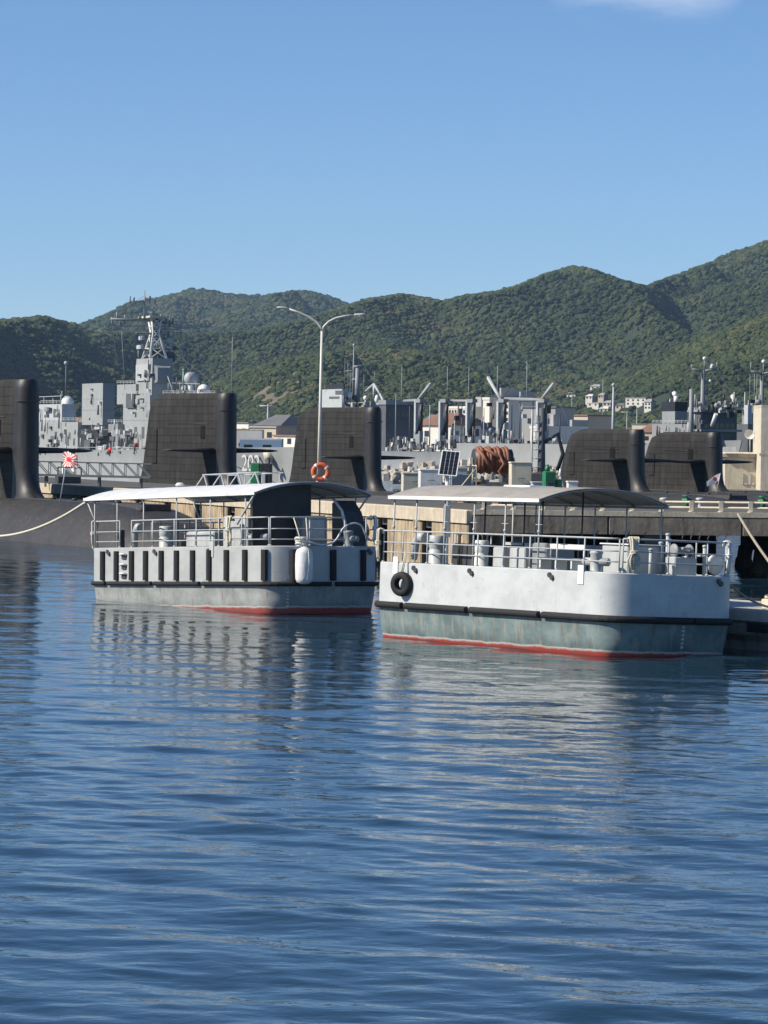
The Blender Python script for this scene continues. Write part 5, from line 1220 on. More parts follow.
fittings(D2, 386, 440, 438, 450, -6.8, 45, m2_, (0.8,4), (1.5,7)); fittings(D2, 440, 560, 432, 450, -6.5, 80, m2_, (0.8,4), (2,9)); fittings(D2, 322, 384, 396, 408, -3.0, 30, m2_, (0.8,3), (1.5,6)); fittings(D2, 410, 548, 402, 432, -5.7, 22, m2_, (0.5,1.4), (1,8))
for (p, q) in (((354,348),(322,390)),((354,348),(384,400)),((430,385),(404,402)),((430,386),(447,401)),((488,380),(470,400)),((553,386),(541,402)),((553,386),(575,440)),((488,380),(501,430)),((430,386),(418,430)),((527,365),(501,400)),((447,370),(418,400))): D2.strut('rigging', p, q, -4, 0.03, M['shipdark'])
for px, yt_ in ((430,405),(455,412),(462,404),(484,408),(492,398),(512,405),(520,396),(533,402),(548,410),(560,414),(410,392),(396,394)): D2.pole('vent_mast', px, yt_, 446, -3+gr_.uniform(-2,2), 0.12, gr_.choice(m2_))
fittings(D3, 655, 690, 426, 447, -4.6, 16, m2_); fittings(D3, 692, 738, 400, 412, -3.0, 34, m2_, (0.8,3), (1.5,6)); fittings(D3, 692, 702, 414, 446, -3.8, 8, m2_); fittings(D3, 704, 736, 415, 450, 0.0, 0, m2_)
roof_rail(D3, 692, 702, 412, -3.7, 4, 4); roof_rail(D3, 653, 690, 424, -4.5, 3.5, 9)
for (p, q) in (((704,360),(675,410)),((704,360),(735,408)),((692,368),(680,424)),((717,368),(740,410)),((703,372),(691,390))): D3.strut('rigging', p, q, -1.5, 0.02, M['shipdark'])
fittings(D4, 742, 762, 398, 412, -3.0, 20, m2_, (0.8,3), (1.5,6))
for px, yt_ in ((745,392),(756,396),(772,398)): D4.pole('vent_mast', px, yt_, 415, -2, 0.12, M['pale'])

# breakwater of pale rocks across the basin, with a low wall
rk = MB(); rr2 = random.Random(9)
c0_ = at(382, 470, 430); c1_ = at(470, 470, 430)
for k in range(420):
    x = rr2.uniform(c0_.x-12, c1_.x+60); y = 430 + rr2.uniform(-4, 4); s_ = rr2.uniform(0.35, 0.95); z = max(0.0, 2.6*(1-abs(y-431)/5.0)) + rr2.uniform(-0.3,0.4)
    v_ = []
    for a in range(6):
        for sg in (-1, 1): v_.append((x+s_*math.cos(a*1.047+k)*rr2.uniform(0.7,1.1), y+s_*math.sin(a*1.047+k)*rr2.uniform(0.7,1.1), z+sg*s_*rr2.uniform(0.4,0.7)))
    bmq = [(0,2,4,6,8,10),(11,9,7,5,3,1)] + [(2*a,(2*a+1),(2*((a+1)%6)+1),2*((a+1)%6)) for a in range(6)]
    rk.add(v_, bmq)
tag(rk.build('rock_breakwater', M['rock']), 'breakwater of pale tumbled rocks across the basin', 'breakwater', kind='stuff')

# ================================================================== quay at the right with its buildings
qy = MB(); qy.prism([(31.5,318),(95,318),(95,352),(31.5,352)], -1.5, 1.5)
tag(qy.build('building_quay', M['concrete_dark']), kind='structure')
def wall_building(name, x0, x1, y0, y1, z0, z1, mtl, label, cat, roof=None, overhang=0.0, group=None, wins=(), wmat=None, roof_rise=0.0, roof_mat=None, rz=0.0):
    """building with its own base point; walls, roof slab or hipped roof, and separate windows on its camera side (and left side)"""
    cx, cy = (x0+x1)/2, (y0+y1)/2; w, d = (x1-x0)/2, (y1-y0)/2; h = z1-z0
    b = empty(name, (cx, cy, z0), rz, label, cat, group)
    m = MB(); m.box(-w, w, -d, d, -1.0, h); m.build('wall', mtl, b)
    rm = roof_mat or M['concrete_edge']
    if roof_rise:
        o = overhang; m = MB(); m.loft([[(-w-o,-d-o,h+0.02),(w+o,-d-o,h+0.02),(w+o,d+o,h+0.02),(-w-o,d+o,h+0.02)],[(-w*0.62,-0.05,h+roof_rise),(w*0.62,-0.05,h+roof_rise),(w*0.62,0.05,h+roof_rise),(-w*0.62,0.05,h+roof_rise)]], True); m.build('roof', rm, b)
    else:
        o = overhang; m = MB(); m.box(-w-o, w+o, -d-o, d+o, h+0.004, h+0.30); m.build('roof', rm, b)
    for (u0, u1, v0, v1) in wins:
        m = MB(); m.box(-w+2*w*u0, -w+2*w*u1, -d-0.03, -d+0.12, h*v0, h*v1); m.build('window', wmat or M['glass'], b)
    return b
Yb = 328
XA = at(672, 470, Yb).x; XB = at(738, 470, Yb).x
zt_ = at(725, 457, Yb).z
bA = wall_building('shed', at(725,470,Yb).x, at(766,470,Yb).x, Yb, Yb+8, 1.5, zt_, M['cream'], 'low cream shed with ribbed eaves behind the rightmost submarine', 'shed', overhang=0.35)
hA = zt_-1.5; wA = (at(766,470,Yb).x-at(725,470,Yb).x)/2
m = MB(); m.box(-wA-0.2, wA*0.3, -4.6, -4.4, hA-0.06, hA+0.0)
rib = MB(); rib.tube([(0,-4.55,hA+0.35),(0,4.3,hA+0.42)], 0.06, 6); r0 = None
for k in range(22):
    x = -wA+k*2*wA/21
    if r0 is None: r0 = rib.build('roof_rib', M['cream'], bA); r0.location = (x,0,0)
    else: inst(r0, 'roof_rib', bA, (x,0,0))
for u in (0.42, 0.60):
    m = MB(); m.bbox(-wA+2*wA*u, -wA+2*wA*u+0.12, -4.12, -4.0, 0.5, 1.6, 0.02); m.bbox(-wA+2*wA*u+0.1, -wA+2*wA*u+0.5, -4.10, -4.0, 0.45, 0.65, 0.02); m.build('wall_pipe', M['pale'], bA)
m = MB(); m.box(-wA+2*wA*0.74, -wA+2*wA*0.93, -4.05, -3.9, 0.0, hA*0.8); m.build('door', M['pale'], bA)
m = MB(); m.box(-wA-0.25, -wA+2*wA*0.25, -4.5, -4.2, hA+0.5, hA+1.0); m.build('sign_board', M['white'], bA)
bT = wall_building('stair_tower', at(761,440,Yb-4).x, at(800,440,Yb-4).x, Yb-4, Yb+3, 1.5, at(760,408,Yb-4).z, M['cream'], 'tall cream stair tower cut by the right edge', 'tower', wins=((0.35,0.6,0.2,0.4),(0.35,0.6,0.6,0.8)))
m = MB(); h_ = at(760,408,Yb-4).z-1.5; m.box(-2.0,2.0,-3.52,-3.45,h_*0.42,h_*0.45); m.build('string_course', M['concrete_edge'], bT)
# satellite dish
dp = at(750, 434, Yb+2); ds = empty('satellite_dish', (dp.x, dp.y, zt_+0.3), 0, 'white satellite dish on the shed roof', 'satellite dish')
hz = dp.z-zt_-0.3
m = MB(); m.tube([(0,0,0),(0,0,hz)], 0.05, 8); m.build('stand', M['pale'], ds)
m = MB(); m.lathe([(0.02,0.0),(0.3,0.03),(0.45,0.10),(0.52,0.18),(0.45,0.13),(0.3,0.06),(0.02,0.03)], (0,0,0), 18, 'Y'); dd = m.build('dish', M['dome'], ds); dd.location = (0,-0.1,hz); dd.rotation_euler = (math.radians(-20),0,math.radians(160))

# ------------------------------------------------------------------ working gear on the pier
def pier_pt(px, Y): r = ray(px, 495); return Vector((r.x*Y, Y, ZP))
rp_ = pier_pt(491, 184); kx = 184/F
reel = empty('hose_reel', rp_, math.radians(12), 'big reel of rust coloured hose on a cream frame', 'hose reel')
zr = at(491, 460, 184).z - ZP
m = MB(); hose = []
for k in range(11):
    x = -0.85 + k*0.155; R_ = 0.62 + 0.07*math.sin(k*2.1)
    for a in range(16): hose.append((x + a/16*0.155, R_*math.cos(a/16*2*math.pi), zr + R_*math.sin(a/16*2*math.pi)))
m.tube(hose, 0.105, 7); m.build('wound_hose', M['hose'], reel)
m = MB(); m.tube([(0.2,-0.78,zr+0.3),(0.5,-0.86,zr-0.2),(0.2,-0.9,zr-0.6),(0.6,-0.85,zr-0.9)], 0.09, 7); m.tube([(-0.8,-0.55,zr+0.5),(-0.5,-0.85,zr),(-0.1,-0.75,zr-0.6)], 0.09, 7); m.tube([(-0.5,-0.5,zr+0.62),(0.1,-0.8,zr+0.25),(0.8,-0.7,zr-0.35)], 0.09, 7); m.build('loose_hose', M['hose'], reel)
m = MB(); m.tube([(-1.0,0,zr),(1.1,0,zr)], 0.60, 14); m.build('drum', M['darksteel'], reel)
for x in (-1.15, 1.2):
    m = MB(); m.bar((x,-0.9,0),(x,0,zr+0.1),0.16); m.bar((x,0.9,0),(x,0,zr+0.1),0.16); m.bar((x,-0.9,0.3),(x,0.9,0.3),0.12); m.build('side_frame', M['cream'], reel)
m = MB(); m.bar((-2.8,-0.6,1.35),(-1.3,-0.2,1.5),0.24); m.bar((-1.75,-0.6,0),(-1.6,-0.3,2.2),0.3); m.bar((-2.7,-0.5,1.2),(-1.9,-0.6,0.05),0.16); m.bar((-1.1,-1.0,0.05),(-1.6,-0.5,1.2),0.14); m.build('crank_frame', M['cream'], reel)
m = MB(); m.box(-2.4,1.8,-1.0,1.0,0.0,0.12); m.build('skid', M['darksteel'], reel)
def crate(px, Y, w, d, h, mtl, label, cat='box', name='equipment_box', rz=0.1, legs=False):
    b = empty(name, pier_pt(px, Y), rz, label, cat)
    m = MB(); m.bbox(-w/2, w/2, -d/2, d/2, 0.0, h, 0.04); m.build('body', mtl, b)
    m = MB(); m.bbox(-w/2-0.03, w/2+0.03, -d/2-0.03, d/2+0.03, h+0.002, h+0.07, 0.02); m.build('lid', mtl, b)
    m = MB(); m.tube([(-w*0.15,-d/2-0.01,h*0.6),(-w*0.15,-d/2-0.06,h*0.62),(w*0.15,-d/2-0.06,h*0.62),(w*0.15,-d/2-0.01,h*0.6)], 0.015, 5); m.build('handle', M['darksteel'], b)
    return b
crate(520, 178, 1.1, 0.9, 2.1, M['cream'], 'weathered cream crate right of the hose reel')
crate(459, 181, 0.8, 0.8, 1.75, M['pale'], 'pale grey cabinet between solar panel and hose reel', 'cabinet', 'cabinet')
crate(538, 176, 0.7, 0.7, 1.1, M['pale'], 'grey locker left of the green pump', 'locker', 'locker')
gp = empty('pump', pier_pt(549, 172), 0.2, 'bright green pump standing behind the white launch canopy', 'pump')
m = MB(); m.bbox(-0.3,0.28,-0.3,0.3,0.15,1.75,0.05); m.build('housing', M['green'], gp)
m = MB(); m.bbox(0.34,0.62,-0.25,0.25,0.15,1.35,0.04); m.build('tank', M['green'], gp)
m = MB(); m.bbox(-0.2,0.15,-0.34,-0.302,0.5,1.2,0.02); m.build('panel', M['darksteel'], gp)
m = MB(); m.lathe([(0.13,0),(0.13,0.2),(0.08,0.24),(0.08,0.34)], (-0.1,0,1.75), 14); m.build('exhaust', M['green'], gp)
m = MB(); m.tube([(0.62,0,0.5),(0.85,-0.1,0.55),(0.9,-0.2,0.0)], 0.07, 8); m.build('outlet_pipe', M['green'], gp)
m = MB(); m.box(-0.6,0.6,-0.5,0.5,0,0.14); m.build('skid', M['darksteel'], gp)
gp2 = empty('pump', pier_pt(255, 200), -0.1, 'green pump in front of the warship bow number', 'pump')
zg = at(255, 463, 200).z-ZP
m = MB(); m.bbox(-0.25,0.30,-0.3,0.3,0.1,zg,0.05); m.build('housing', M['green'], gp2)
m = MB(); m.bbox(0.33,0.98,-0.35,0.3,0.05,zg-0.02,0.04); m.build('cabinet', M['blackpaint'], gp2)
m = MB(); m.bbox(0.50,0.66,-0.40,-0.352,0.3,zg-0.5,0.02); m.build('control_panel', M['pale'], gp2)
# crane with a dark derrick right of the reel
dk = empty('pier_crane', pier_pt(541, 190), 0, 'slim dark jib crane right of the hose reel', 'crane')
z_ = at(541, 408, 190).z-ZP
m = MB(); m.tube([(0,0,0),(0,0,z_)], [0.26,0.16], 8); m.build('mast', M['shipdark'], dk)
m = MB(); m.bbox(-0.6,0.5,-0.5,0.5,0,1.5,0.05); m.build('winch_house', M['shipdark'], dk)
m = MB(); m.tube([(0.1,0,z_*0.62),(0.9,0,z_*0.72),(1.2,0,z_*0.5),(0.9,0,z_*0.32)], 0.12, 6); m.build('hose_bight', M['blackpaint'], dk)
for k in range(6):
    m = MB(); z = 1.8+k*0.5; m.tube([(-0.55,-0.2,z),(0.0,-0.2,z)], 0.04, 5); m.build('ladder_rung', M['pale'], dk)
m = MB(); m.tube([(-0.55,-0.2,0),(-0.55,-0.2,5.0)], 0.05, 5); m.build('ladder_rail', M['pale'], dk)
# small stuff along the deck: bollards and cable posts, green valve heads
spots = [(600,170,'pale'),(664,168,'cream'),(700,169,'cream'),(585,169,'pale'),(566,168,'cream')]
bm0 = MB(); bm0.lathe([(0.22,0),(0.22,0.06),(0.14,0.1),(0.13,0.38),(0.22,0.44),(0.22,0.52),(0.1,0.56)], (0,0,0), 14); b0_ = None
lb = ['bollard on the pier between the green pump and the left submarine of the pair','cream bollard at the foot of the right submarine of the pair','cream bollard below the flag on the right submarine','pale bollard below the left submarine of the pair','cream bollard just right of the green pump']
for (px, Y, c), l_ in zip(spots, lb):
    e_ = empty('bollard', pier_pt(px, Y), 0, l_, 'bollard', 'bollards on the pier')
    if b0_ is None: b0_ = bm0.build('post', M[c], e_)
    else: o = inst(b0_, 'post', e_)
    m = MB(); m.lathe([(0.3,0.001),(0.3,0.03)], (0,0,0), 12); m.build('base_plate', M['darksteel'], e_)
for px, Y, l_ in ((687, 169, 'green valve head at the foot of the right submarine of the pair'), (763, 169, 'green valve head near the right edge of the pier')):
    e_ = empty('valve', pier_pt(px, Y), 0, l_, 'valve', 'green valves on the pier')
    m = MB(); m.tube([(0,0,0),(0,0,0.55)], 0.12, 10); m.tube([(-0.25,0,0.4),(0.25,0,0.4)], 0.1, 10); m.build('body', M['green'], e_)
    m = MB(); m.lathe([(0.05,0),(0.24,0.0),(0.24,0.05),(0.05,0.05)], (0,0,0.62), 14); m.tube([(0,0,0.5),(0,0,0.65)], 0.03, 6); m.build('handwheel', M['green'], e_)
# steel truss gangway lying across the pier, left
g0, g1 = at(36, 468, 214), at(150, 471, 214)
gw = empty('gangway', (g0.x, g0.y, 0), 0, 'grey steel truss gangway in front of the warship hull', 'gangway')
Lg = g1.x-g0.x; zg0 = at(36, 475, 214).z; zg1 = at(36, 461.5, 214).z; sl_ = (at(150,477.5,214).z - zg0)/Lg
def gp_(x, y, top_): return (x, y, (zg1 if top_ else zg0)+sl_*x*1.0)
for y in (0, 1.3):
    for t in (True, False):
        m = MB(); m.bar(gp_(0,y,t), gp_(Lg,y,t), 0.07 if t else 0.13); m.build('chord', M['shipgrey2'], gw)
    for k in range(9):
        x = k*Lg/9; m = MB(); m.bar(gp_(x,y,True), gp_(x+Lg/9,y,False), 0.05); m.bar(gp_(x,y,False), gp_(x,y,True), 0.05); m.build('brace', M['shipgrey2'], gw)
m = MB(); m.add([gp_(0,0,False),gp_(Lg,0,False),gp_(Lg,1.3,False),gp_(0,1.3,False)],[(0,1,2,3)]); m.v = [(x,y,z+0.02) for x,y,z in m.v]; m.build('walkway', M['shipdark'], gw)
for x in (0.6, Lg*0.55, Lg-0.6):
    m = MB(); m.bar((x,0.1,ZP), (x,0.1,zg0+sl_*x), 0.12); m.bar((x,1.2,ZP), (x,1.2,zg0+sl_*x), 0.12); m.build('leg', M['shipgrey2'], gw)
# ensign on a leaning staff
f0, f1 = at(60, 488, 188), at(68.5, 451, 188)
en = empty('ensign', (f0.x, f0.y, 2.25), 0, 'red and white sunray ensign on a leaning staff by the near submarine', 'flag')
q0 = Vector((0,0,0)); q1 = f1 - Vector((f0.x, f0.y, 2.25))
m = MB(); m.tube([q0, q1], 0.035, 6); m.build('staff', M['pale'], en)
fw, fh = 0.86, 0.86; NX = 18
def fl(u, v): # hanging cloth: u across, v down
    return Vector((q1.x - 0.28 + u*fw, -0.05 - u*0.75 + 0.10*math.sin(u*6+v*2), q1.z - 0.06 - v*fh - 0.12*u*(1-v) + 0.05*math.sin(u*5)))
m = MB(); gv = [fl(i/NX, j/NX) for j in range(NX+1) for i in range(NX+1)]; fs = [(j*(NX+1)+i, j*(NX+1)+i+1, (j+1)*(NX+1)+i+1, (j+1)*(NX+1)+i) for j in range(NX) for i in range(NX)]
m.add(gv, fs, True); cloth = m.build('cloth', M['flagwhite'], en)
cloth.data.materials.append(M['red'])
for i, p_ in enumerate(cloth.data.polygons):
    u, v = (i % NX + 0.5)/NX, (i//NX + 0.5)/NX; dx, dy = u-0.42, v-0.5; a_ = math.atan2(dy, dx)
    if math.hypot(dx, dy) < 0.2 or int((a_+math.pi)/(2*math.pi)*32+0.5) % 2 == 0: p_.material_index = 1
cloth.modifiers.new('thickness', 'SOLIDIFY').thickness = 0.01
# jack on sub 5
j0 = at(716, 492, 284); jk = empty('jack_flag', (j0.x, j0.y, 1.6), 0, 'small white and red flag at the foot of the rightmost submarine sail', 'flag')
zj = at(716, 473, 284).z-1.6
m = MB(); m.tube([(0,0,0),(0.35,0,zj)], 0.03, 6); m.build('staff', M['pale'], jk)
m = MB(); m.add([(0.35,0,zj),(-0.1,0.05,zj-0.2),(-0.8,0.0,zj-0.75),(-0.75,0.0,zj-1.15),(-0.1,0.08,zj-0.85),(0.22,0.02,zj-0.6)], [(0,1,4,5),(1,2,3,4)]); c_ = m.build('cloth', M['flagwhite'], jk); c_.modifiers.new('thickness','SOLIDIFY').thickness = 0.015
m = MB(); m.lathe([(0.16,0),(0.16,0.02)], (-0.1,0.02,zj-0.5), 12, 'Y'); m.build('emblem', M['red'], jk)

# roof rack on the left boat
m = MB()
for y in (-0.9, 0.1):
    m.tube([(5.6,y,4.84),(9.4,y,4.84)], 0.022, 6)
for k in range(4):
    x = 5.7+k*1.15; m.bar((x,-0.9,4.84),(x-0.22,-1.1,4.42),0.03); m.bar((x+0.25,-0.9,4.4),(x,-0.9,4.84),0.045); m.tube([(x,-0.9,4.84),(x,0.1,4.84)],0.015,5); m.bar((x,0.1,4.84),(x,0.1,4.5),0.03)
m.build('roof_rack', M['pale'], boatL)
m = MB(); m.bbox(3.9,5.2,-0.5,0.5,4.62,4.70,0.03); m.build('roof_hatch', M['white'], boatR)
m = MB(); m.lathe([(0.16,0),(0.17,0.06),(0.1,0.12)], (3.2,-0.4,4.5), 12); m.build('roof_vent', M['white'], boatL)
lb_ = M_of(boatL) @ Vector((11.0, 2.25, ZG+0.55))
ring_buoy('orange lifebuoy on the far rail under the grey launch canopy', lb_, (0,0,0.6), 0.33, 0.075)

# ================================================================== town
rt = random.Random(21)
M['wallwhite'] = mat('town_white_wall', (0.70,0.67,0.60), 0.8, 0.1, 0.1, stain=(0.4,0.37,0.3), stain_amt=0.3, sscale=0.3)
M['wallbeige'] = mat('town_beige_wall', (0.52,0.44,0.33), 0.8, 0.12, 0.1)
M['wallgrey'] = mat('town_grey_wall', (0.36,0.36,0.35), 0.8, 0.12, 0.1)
M['wallblue'] = mat('town_blue_wall', (0.26,0.36,0.46), 0.7, 0.12, 0.1)
M['roofgrey'] = mat('town_grey_roof', (0.15,0.155,0.16), 0.7, 0.2, 0.2)
M['roofbrown'] = mat('town_brown_roof', (0.24,0.13,0.085), 0.75, 0.2, 0.2)
def tower_block(px0, px1, yt, Y, label, floors, cols, mtl, depth=16, yb=449):
    x0, x1 = at(px0, yt, Y).x, at(px1, yt, Y).x; zt = at((px0+px1)/2, yt, Y).z; w = (x1-x0)/2
    b = empty('apartment_block', ((x0+x1)/2, Y+depth/2, 2.45), -0.8, label, 'building', 'tall buildings across the harbour'); h = zt-2.45
    m = MB(); m.box(-w, w, -depth/2, depth/2, -0.5, h); m.build('wall', mtl, b)
    m = MB(); m.box(-w-0.15, w+0.15, -depth/2-0.15, depth/2+0.15, h+0.01, h+0.6); m.build('parapet', mtl, b)
    m = MB(); m.box(-w*0.4, w*0.1, -2, 3, h+0.61, h+3.0); m.build('roof_plant', M['wallgrey'], b)
    if cols:
        ww, wh = w*2/cols*0.28, h/floors*0.25
        wm = MB(); wm.box(-ww, ww, -0.1, 0.12, -wh, wh); w0 = None
        wh *= 0.8; ww *= 0.85
        for f_ in range(floors):
            for c in range(cols):
                lc = (-w+2*w*(c+0.5)/cols, -depth/2, h*(f_+0.55)/floors)
                if w0 is None: w0 = wm.build('window', M['glass'], b, lc)
                else: inst(w0, 'window', b, lc)
    return b
tower_block(471, 503, 409, 820, 'wide white apartment block with rows of windows behind the gantries', 7, 8, M['wallwhite'], 20)
tower_block(503, 512, 400, 815, 'tall narrow white tower right of the wide apartment block', 0, 0, M['wallwhite'], 14)
tower_block(512.3, 523, 402, 818, 'grey stair tower between two white slabs', 8, 2, M['wallgrey'], 14)
tower_block(523.3, 531, 404, 812, 'slim white slab with dark windows left of the rightmost gantry', 8, 2, M['wallwhite'], 14)
tower_block(553, 569, 429, 700, 'plain white cube building right of the gantries', 0, 0, M['wallwhite'], 14)
tower_block(569.5, 590, 434, 715, 'low grey hall beside the white cube building', 0, 0, M['wallgrey'], 16)
wall_building('warehouse', at(546,455,640).x, at(600,455,640).x, 620, 650, 2.0, at(570,460,620).z, M['wallwhite'], 'long warehouse with grey pitched roof behind the green pump', 'warehouse', overhang=0.8, roof_rise=1.9, roof_mat=M['roofgrey'])
def house(x, y, z, w, d, h, wm, rm, label, group, kind=0, rz=0.0, wins=True):
    b = empty('house', (x, y, z), rz, label, 'house', group)
    m = MB(); m.box(-w/2, w/2, -d/2, d/2, -4.0, h); m.build('wall', wm, b)
    if kind == 0:
        rr = h*0.42; m = MB(); m.loft([[(-w/2-0.5,-d/2-0.5,h+0.01),(w/2+0.5,-d/2-0.5,h+0.01),(w/2+0.5,d/2+0.5,h+0.01),(-w/2-0.5,d/2+0.5,h+0.01)],[(-w*0.3,-0.1,h+rr),(w*0.3,-0.1,h+rr),(w*0.3,0.1,h+rr),(-w*0.3,0.1,h+rr)]], True); m.build('roof', rm, b)
    else:
        m = MB(); m.box(-w/2-0.3, w/2+0.3, -d/2-0.3, d/2+0.3, h+0.01, h+0.35); m.build('roof', rm, b)
    if wins:
        nW = max(2, int(w/3.2)); wmsh = MB(); wmsh.box(-0.65, 0.65, -0.05, 0.1, -0.6, 0.6); w0 = None
        for fl_ in range(2 if h > 4.5 else 1):
            for k in range(nW):
                lc = (-w/2+w*(k+0.5)/nW, -d/2, (h*0.72 if fl_ == 0 else h*0.25))
                if w0 is None: w0 = wmsh.build('window', M['glass'], b, lc)
                else: inst(w0, 'window', b, lc)
    return b
for px, py, w, h, lab in HOUSES_HILL:
    x, y, z = ray_hit(px, py+3)
    kx_ = y/F; wm = M['wallwhite'] if 'white' in lab or 'pale' in lab else M['wallbeige']
    house(x, y, z, w*kx_*1.05 if w < 20 else 22*kx_*1.0, 8, 4.2 if 'school' not in lab else 5.0, wm, rt.choice([M['roofgrey'], M['wallgrey'], M['wallwhite']]), lab, 'houses on the wooded slope', 1 if ('flat' in lab or 'long' in lab) else 0, -0.5)
# dense low town along the far shore
walls = [('white', M['wallwhite']), ('white', M['wallwhite']), ('beige', M['wallbeige']), ('grey', M['wallgrey']), ('pale blue', M['wallblue'])]; roofs = [('dark grey', M['roofgrey']), ('brown', M['roofbrown']), ('dark grey', M['roofgrey']), ('light grey', M['wallgrey'])]
ORD = ['leftmost','second','third','fourth','fifth','sixth','seventh','eighth','ninth','tenth','eleventh','twelfth','thirteenth','fourteenth','fifteenth','sixteenth','seventeenth','eighteenth','nineteenth','twentieth','twenty-first','twenty-second']
for zone, lab, grp in (((425,472,700,1000,18,10), 'behind the gantries', 'town houses behind the gantries'), ((540,605,760,1080,22,12), 'past the tall white blocks', 'town houses right of the tall blocks'),
                       ((606,760,900,1350,22,9), 'above the two submarines', 'town houses above the submarines'), ((232,315,720,1000,10,6), 'beside the lamp post', 'harbour buildings left of the lamp post'), ((36,130,820,1150,8,8), 'behind the warship', 'buildings behind the warship')):
    p0, p1, y0, y1, n_, hm = zone
    for k in range(n_):
        Y = rt.uniform(y0, y1); px = p0+(p1-p0)*(k+rt.uniform(0.2,0.8))/n_; X = ray(px, 440).x*Y; z = max(2.45, float(terrain(X, Y)))
        w = rt.uniform(6, 12); hh = rt.uniform(3.5, 6.5) if rt.random() < 0.85 else rt.uniform(7, hm+1)
        wc, rc_ = rt.choice(walls), rt.choice(roofs); o_ = ORD[k] + (' from left' if k else '')
        house(X, Y, z, w, rt.uniform(7, 11), hh, wc[1], rc_[1], f'{wc[0]} house with {rc_[0]} roof, {o_} {lab}', grp, 0 if hh < 7 and rt.random() < 0.65 else 1, rt.uniform(-1.0, -0.3))
# white and blue low halls right behind the warship bow
wall_building('harbour_hall', at(236,440,660).x, at(262,440,660).x, 660, 672, 2.45, at(250,431,660).z, M['wallwhite'], 'white harbour hall left of the lamp post with dark doorways', 'building', wins=((0.1,0.25,0.0,0.5),(0.4,0.55,0.0,0.5),(0.7,0.85,0.1,0.6)))
wall_building('harbour_hall', at(243,440,655).x, at(284,440,655).x, 640, 652, 2.45, at(262,440,640).z, M['wallblue'], 'low pale blue harbour hall above the warship bow', 'building', roof_mat=M['wallwhite'], wins=((0.55,0.75,0.0,0.7),(0.1,0.3,0.2,0.7)))
# poles and masts ashore
def mast(px, yt, Y, label, r=0.22, arms=False, zbase=2.45):
    p = at(px, yt, Y); zb = max(zbase, float(terrain(p.x, Y)))
    e_ = empty('pole', (p.x, Y, zb), 0, label, 'pole', 'poles ashore'); h = p.z-zb
    m = MB(); m.tube([(0,0,0),(0,0,h)], [r, r*0.4], 8); m.build('shaft', M['pale'], e_)
    if arms: m = MB(); m.tube([(-2.2,0,h-0.5),(2.2,0,h-0.5)], 0.18, 6); m.build('crossarm', M['pale'], e_)
    else: m = MB(); m.ball((0,0,h), r*0.9); m.build('truck', M['pale'], e_)
mast(613.5, 385, 560, 'tall white flagpole behind the left submarine of the pair', 0.35)
mast(268, 404, 900, 'lighting mast on the shore left of the lamp post', 0.4, True)
for k, (px, yt, l_) in enumerate(((572,392,'thin utility pole at the left of the hillside hamlet'),(603,380,'thin utility pole above the highest white house'),(627,411,'utility pole just right of the flagpole'),(637,408,'utility pole in front of the school building'))): mast(px, yt, 1900 if k < 2 else 1300, l_, 0.28, k % 2 == 0)

# assorted gear standing on the pier behind the white launch
def oil_drum(px, Y, mtl, label, z=0.0):
    e_ = empty('oil_drum', pier_pt(px, Y), 0, label, 'drum', 'drums on the pier')
    m = MB(); m.lathe([(0.28,0),(0.29,0.02),(0.285,0.28),(0.30,0.30),(0.285,0.32),(0.285,0.57),(0.30,0.59),(0.285,0.61),(0.29,0.87),(0.28,0.89),(0.26,0.87)], (0,0,0), 16); m.build('shell', mtl, e_)
    m = MB(); m.lathe([(0.03,0.87),(0.03,0.90)], (0.15,0,0), 8); m.build('bung', M['darksteel'], e_)
    return e_
oil_drum(527, 170, M['midgrey'], 'grey steel drum left of the green pump'); oil_drum(563, 172, M['wallblue'], 'blue steel drum right of the green pump')
def pallet_stack(px, Y, n, label, mtl):
    e_ = empty('pallet_stack', pier_pt(px, Y), 0.3, label, 'pallets')
    sl = MB(); sl.box(-0.55,0.55,-0.05,0.05,0,0.022); bl = MB(); bl.box(-0.05,0.05,-0.5,0.5,0,0.09); s0_ = b0__ = None
    for k in range(n):
        for j in range(3):
            lc = (-0.48+j*0.48, 0, k*0.14)
            if b0__ is None: b0__ = bl.build('bearer', mtl, e_, lc)
            else: inst(b0__, 'bearer', e_, lc)
        for j in range(5):
            lc = (0, -0.42+j*0.21, k*0.14+0.091)
            if s0_ is None: s0_ = sl.build('slat', mtl, e_, lc)
            else: inst(s0_, 'slat', e_, lc)
    return e_
M['wood'] = mat('weathered_wood', (0.30,0.21,0.13), 0.85, 0.3, 3, stain=(0.12,0.08,0.05), stain_amt=0.5)
pallet_stack(470, 178, 9, 'stack of wooden pallets under the hose reel', M['wood']); pallet_stack(505, 174, 7, 'stack of wooden pallets right of the hose reel', M['wood'])
crate(430, 196, 1.3, 1.0, 1.5, M['white'], 'white cabinet left of the solar panel', 'cabinet', 'cabinet')
crate(415, 205, 1.6, 1.0, 1.2, M['cream'], 'low cream chest on the pier right of the lamp post submarine', 'chest', 'chest')
crate(572, 168, 0.5, 0.5, 1.25, M['white'], 'slim white post box left of the submarine pair', 'cabinet', 'cabinet')
tp = empty('tripod_stand', pier_pt(560, 175), 0, 'white tripod stand right of the green pump', 'stand')
for k in range(3):
    a_ = k*2.094+0.5; m = MB(); m.bar((0.5*math.cos(a_),0.5*math.sin(a_),0),(0,0,1.5),0.06); m.build('leg', M['white'], tp)
m = MB(); m.tube([(0,0,1.45),(0,0,1.85)], 0.05, 8); m.build('head', M['white'], tp)
gn = crate(508, 188, 0.9, 1.2, 1.9, M['shipdark'], 'dark generator cabinet right behind the hose reel', 'generator', 'generator')
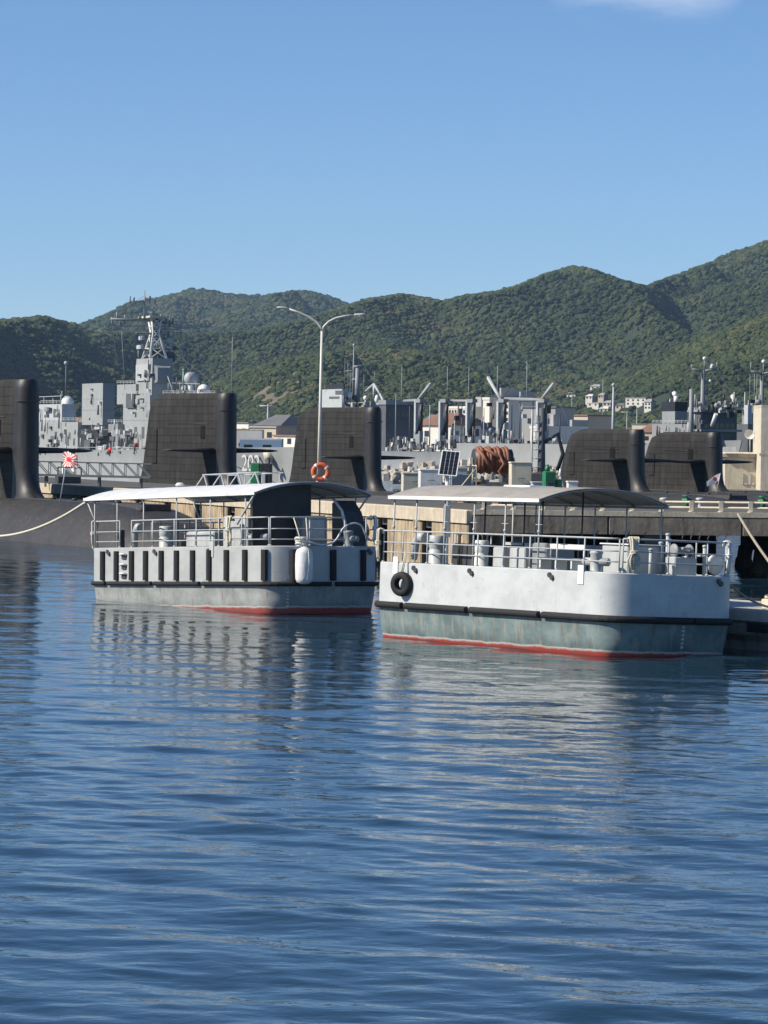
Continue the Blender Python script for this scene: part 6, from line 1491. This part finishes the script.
scf = empty('scaffold_frame', pier_pt(461, 176), 0.2, 'cream scaffold frame between the solar panel and the hose reel', 'scaffold')
for x in (-0.7, 0.7):
    for y in (-0.4, 0.4):
        m = MB(); m.tube([(x,y,0),(x,y,2.0)], 0.05, 7); m.build('upright', M['cream'], scf)
for z in (0.9, 1.9):
    for y in (-0.4, 0.4):
        m = MB(); m.tube([(-0.7,y,z),(0.7,y,z)], 0.045, 7); m.build('ledger', M['cream'], scf)
    for x in (-0.7, 0.7):
        m = MB(); m.tube([(x,-0.4,z+0.03),(x,0.4,z+0.03)], 0.045, 7); m.build('transom', M['cream'], scf)
m = MB(); m.tube([(-0.7,-0.42,0.1),(0.7,-0.42,1.85)], 0.04, 7); m.build('diagonal_brace', M['cream'], scf)
m = MB(); m.bbox(-0.6,0.5,-0.35,0.35,0.95,1.5,0.04); m.build('tool_chest', M['midgrey'], scf)
tk = empty('steel_tank', pier_pt(489, 178), 0.15, 'dark steel tank lying below the hose reel', 'tank')
m = MB(); m.lathe([(0.1,-1.0),(0.42,-0.92),(0.48,-0.75),(0.48,0.75),(0.42,0.92),(0.1,1.0)], (0,0,0.62), 18, 'X'); m.build('vessel', M['darksteel'], tk)
for x in (-0.6, 0.6):
    m = MB(); m.box(x-0.07,x+0.07,-0.4,0.4,0,0.35); m.build('saddle', M['cream'], tk)
cw = empty('mooring_winch', (*at_n(68, N1+5, 480), ZP), 0.3, 'dark mooring winch with white drum on the pier by the ensign', 'winch')
m = MB(); m.bbox(-0.8,0.8,-0.5,0.5,0,0.5,0.04); m.bar((-0.8,-0.5,0.5),(-0.8,-0.5,1.1),0.08); m.bar((0.8,-0.5,0.5),(0.8,-0.5,1.1),0.08); m.bar((-0.8,-0.5,1.1),(0.8,-0.5,1.1),0.08); m.build('bed', M['darksteel'], cw)
m = MB(); m.lathe([(0.05,-0.4),(0.4,-0.4),(0.4,-0.35),(0.25,-0.34),(0.25,0.34),(0.4,0.35),(0.4,0.4),(0.05,0.4)], (0,0,0.72), 16, 'X'); m.build('drum', M['white'], cw)

# ================================================================== haze
hb = MB(); hb.box(-3200, 3200, -80, 8600, -7, 480)
hz_ = hb.build('haze'); hz_['kind'] = 'stuff'; hz_['label'] = 'thin blue haze over the harbour and hills'
hm_ = bpy.data.materials.new('haze_air'); hm_.use_nodes = True; hn = hm_.node_tree.nodes; hl = hm_.node_tree.links
hn.remove(hn['Principled BSDF']); pv = hn.new('ShaderNodeVolumePrincipled'); pv.inputs['Color'].default_value = (0.50,0.72,1.0,1); pv.inputs['Density'].default_value = 0.000045; pv.inputs['Anisotropy'].default_value = 0.2
hl.new(pv.outputs['Volume'], hn['Material Output'].inputs['Volume']); hz_.data.materials.append(hm_)
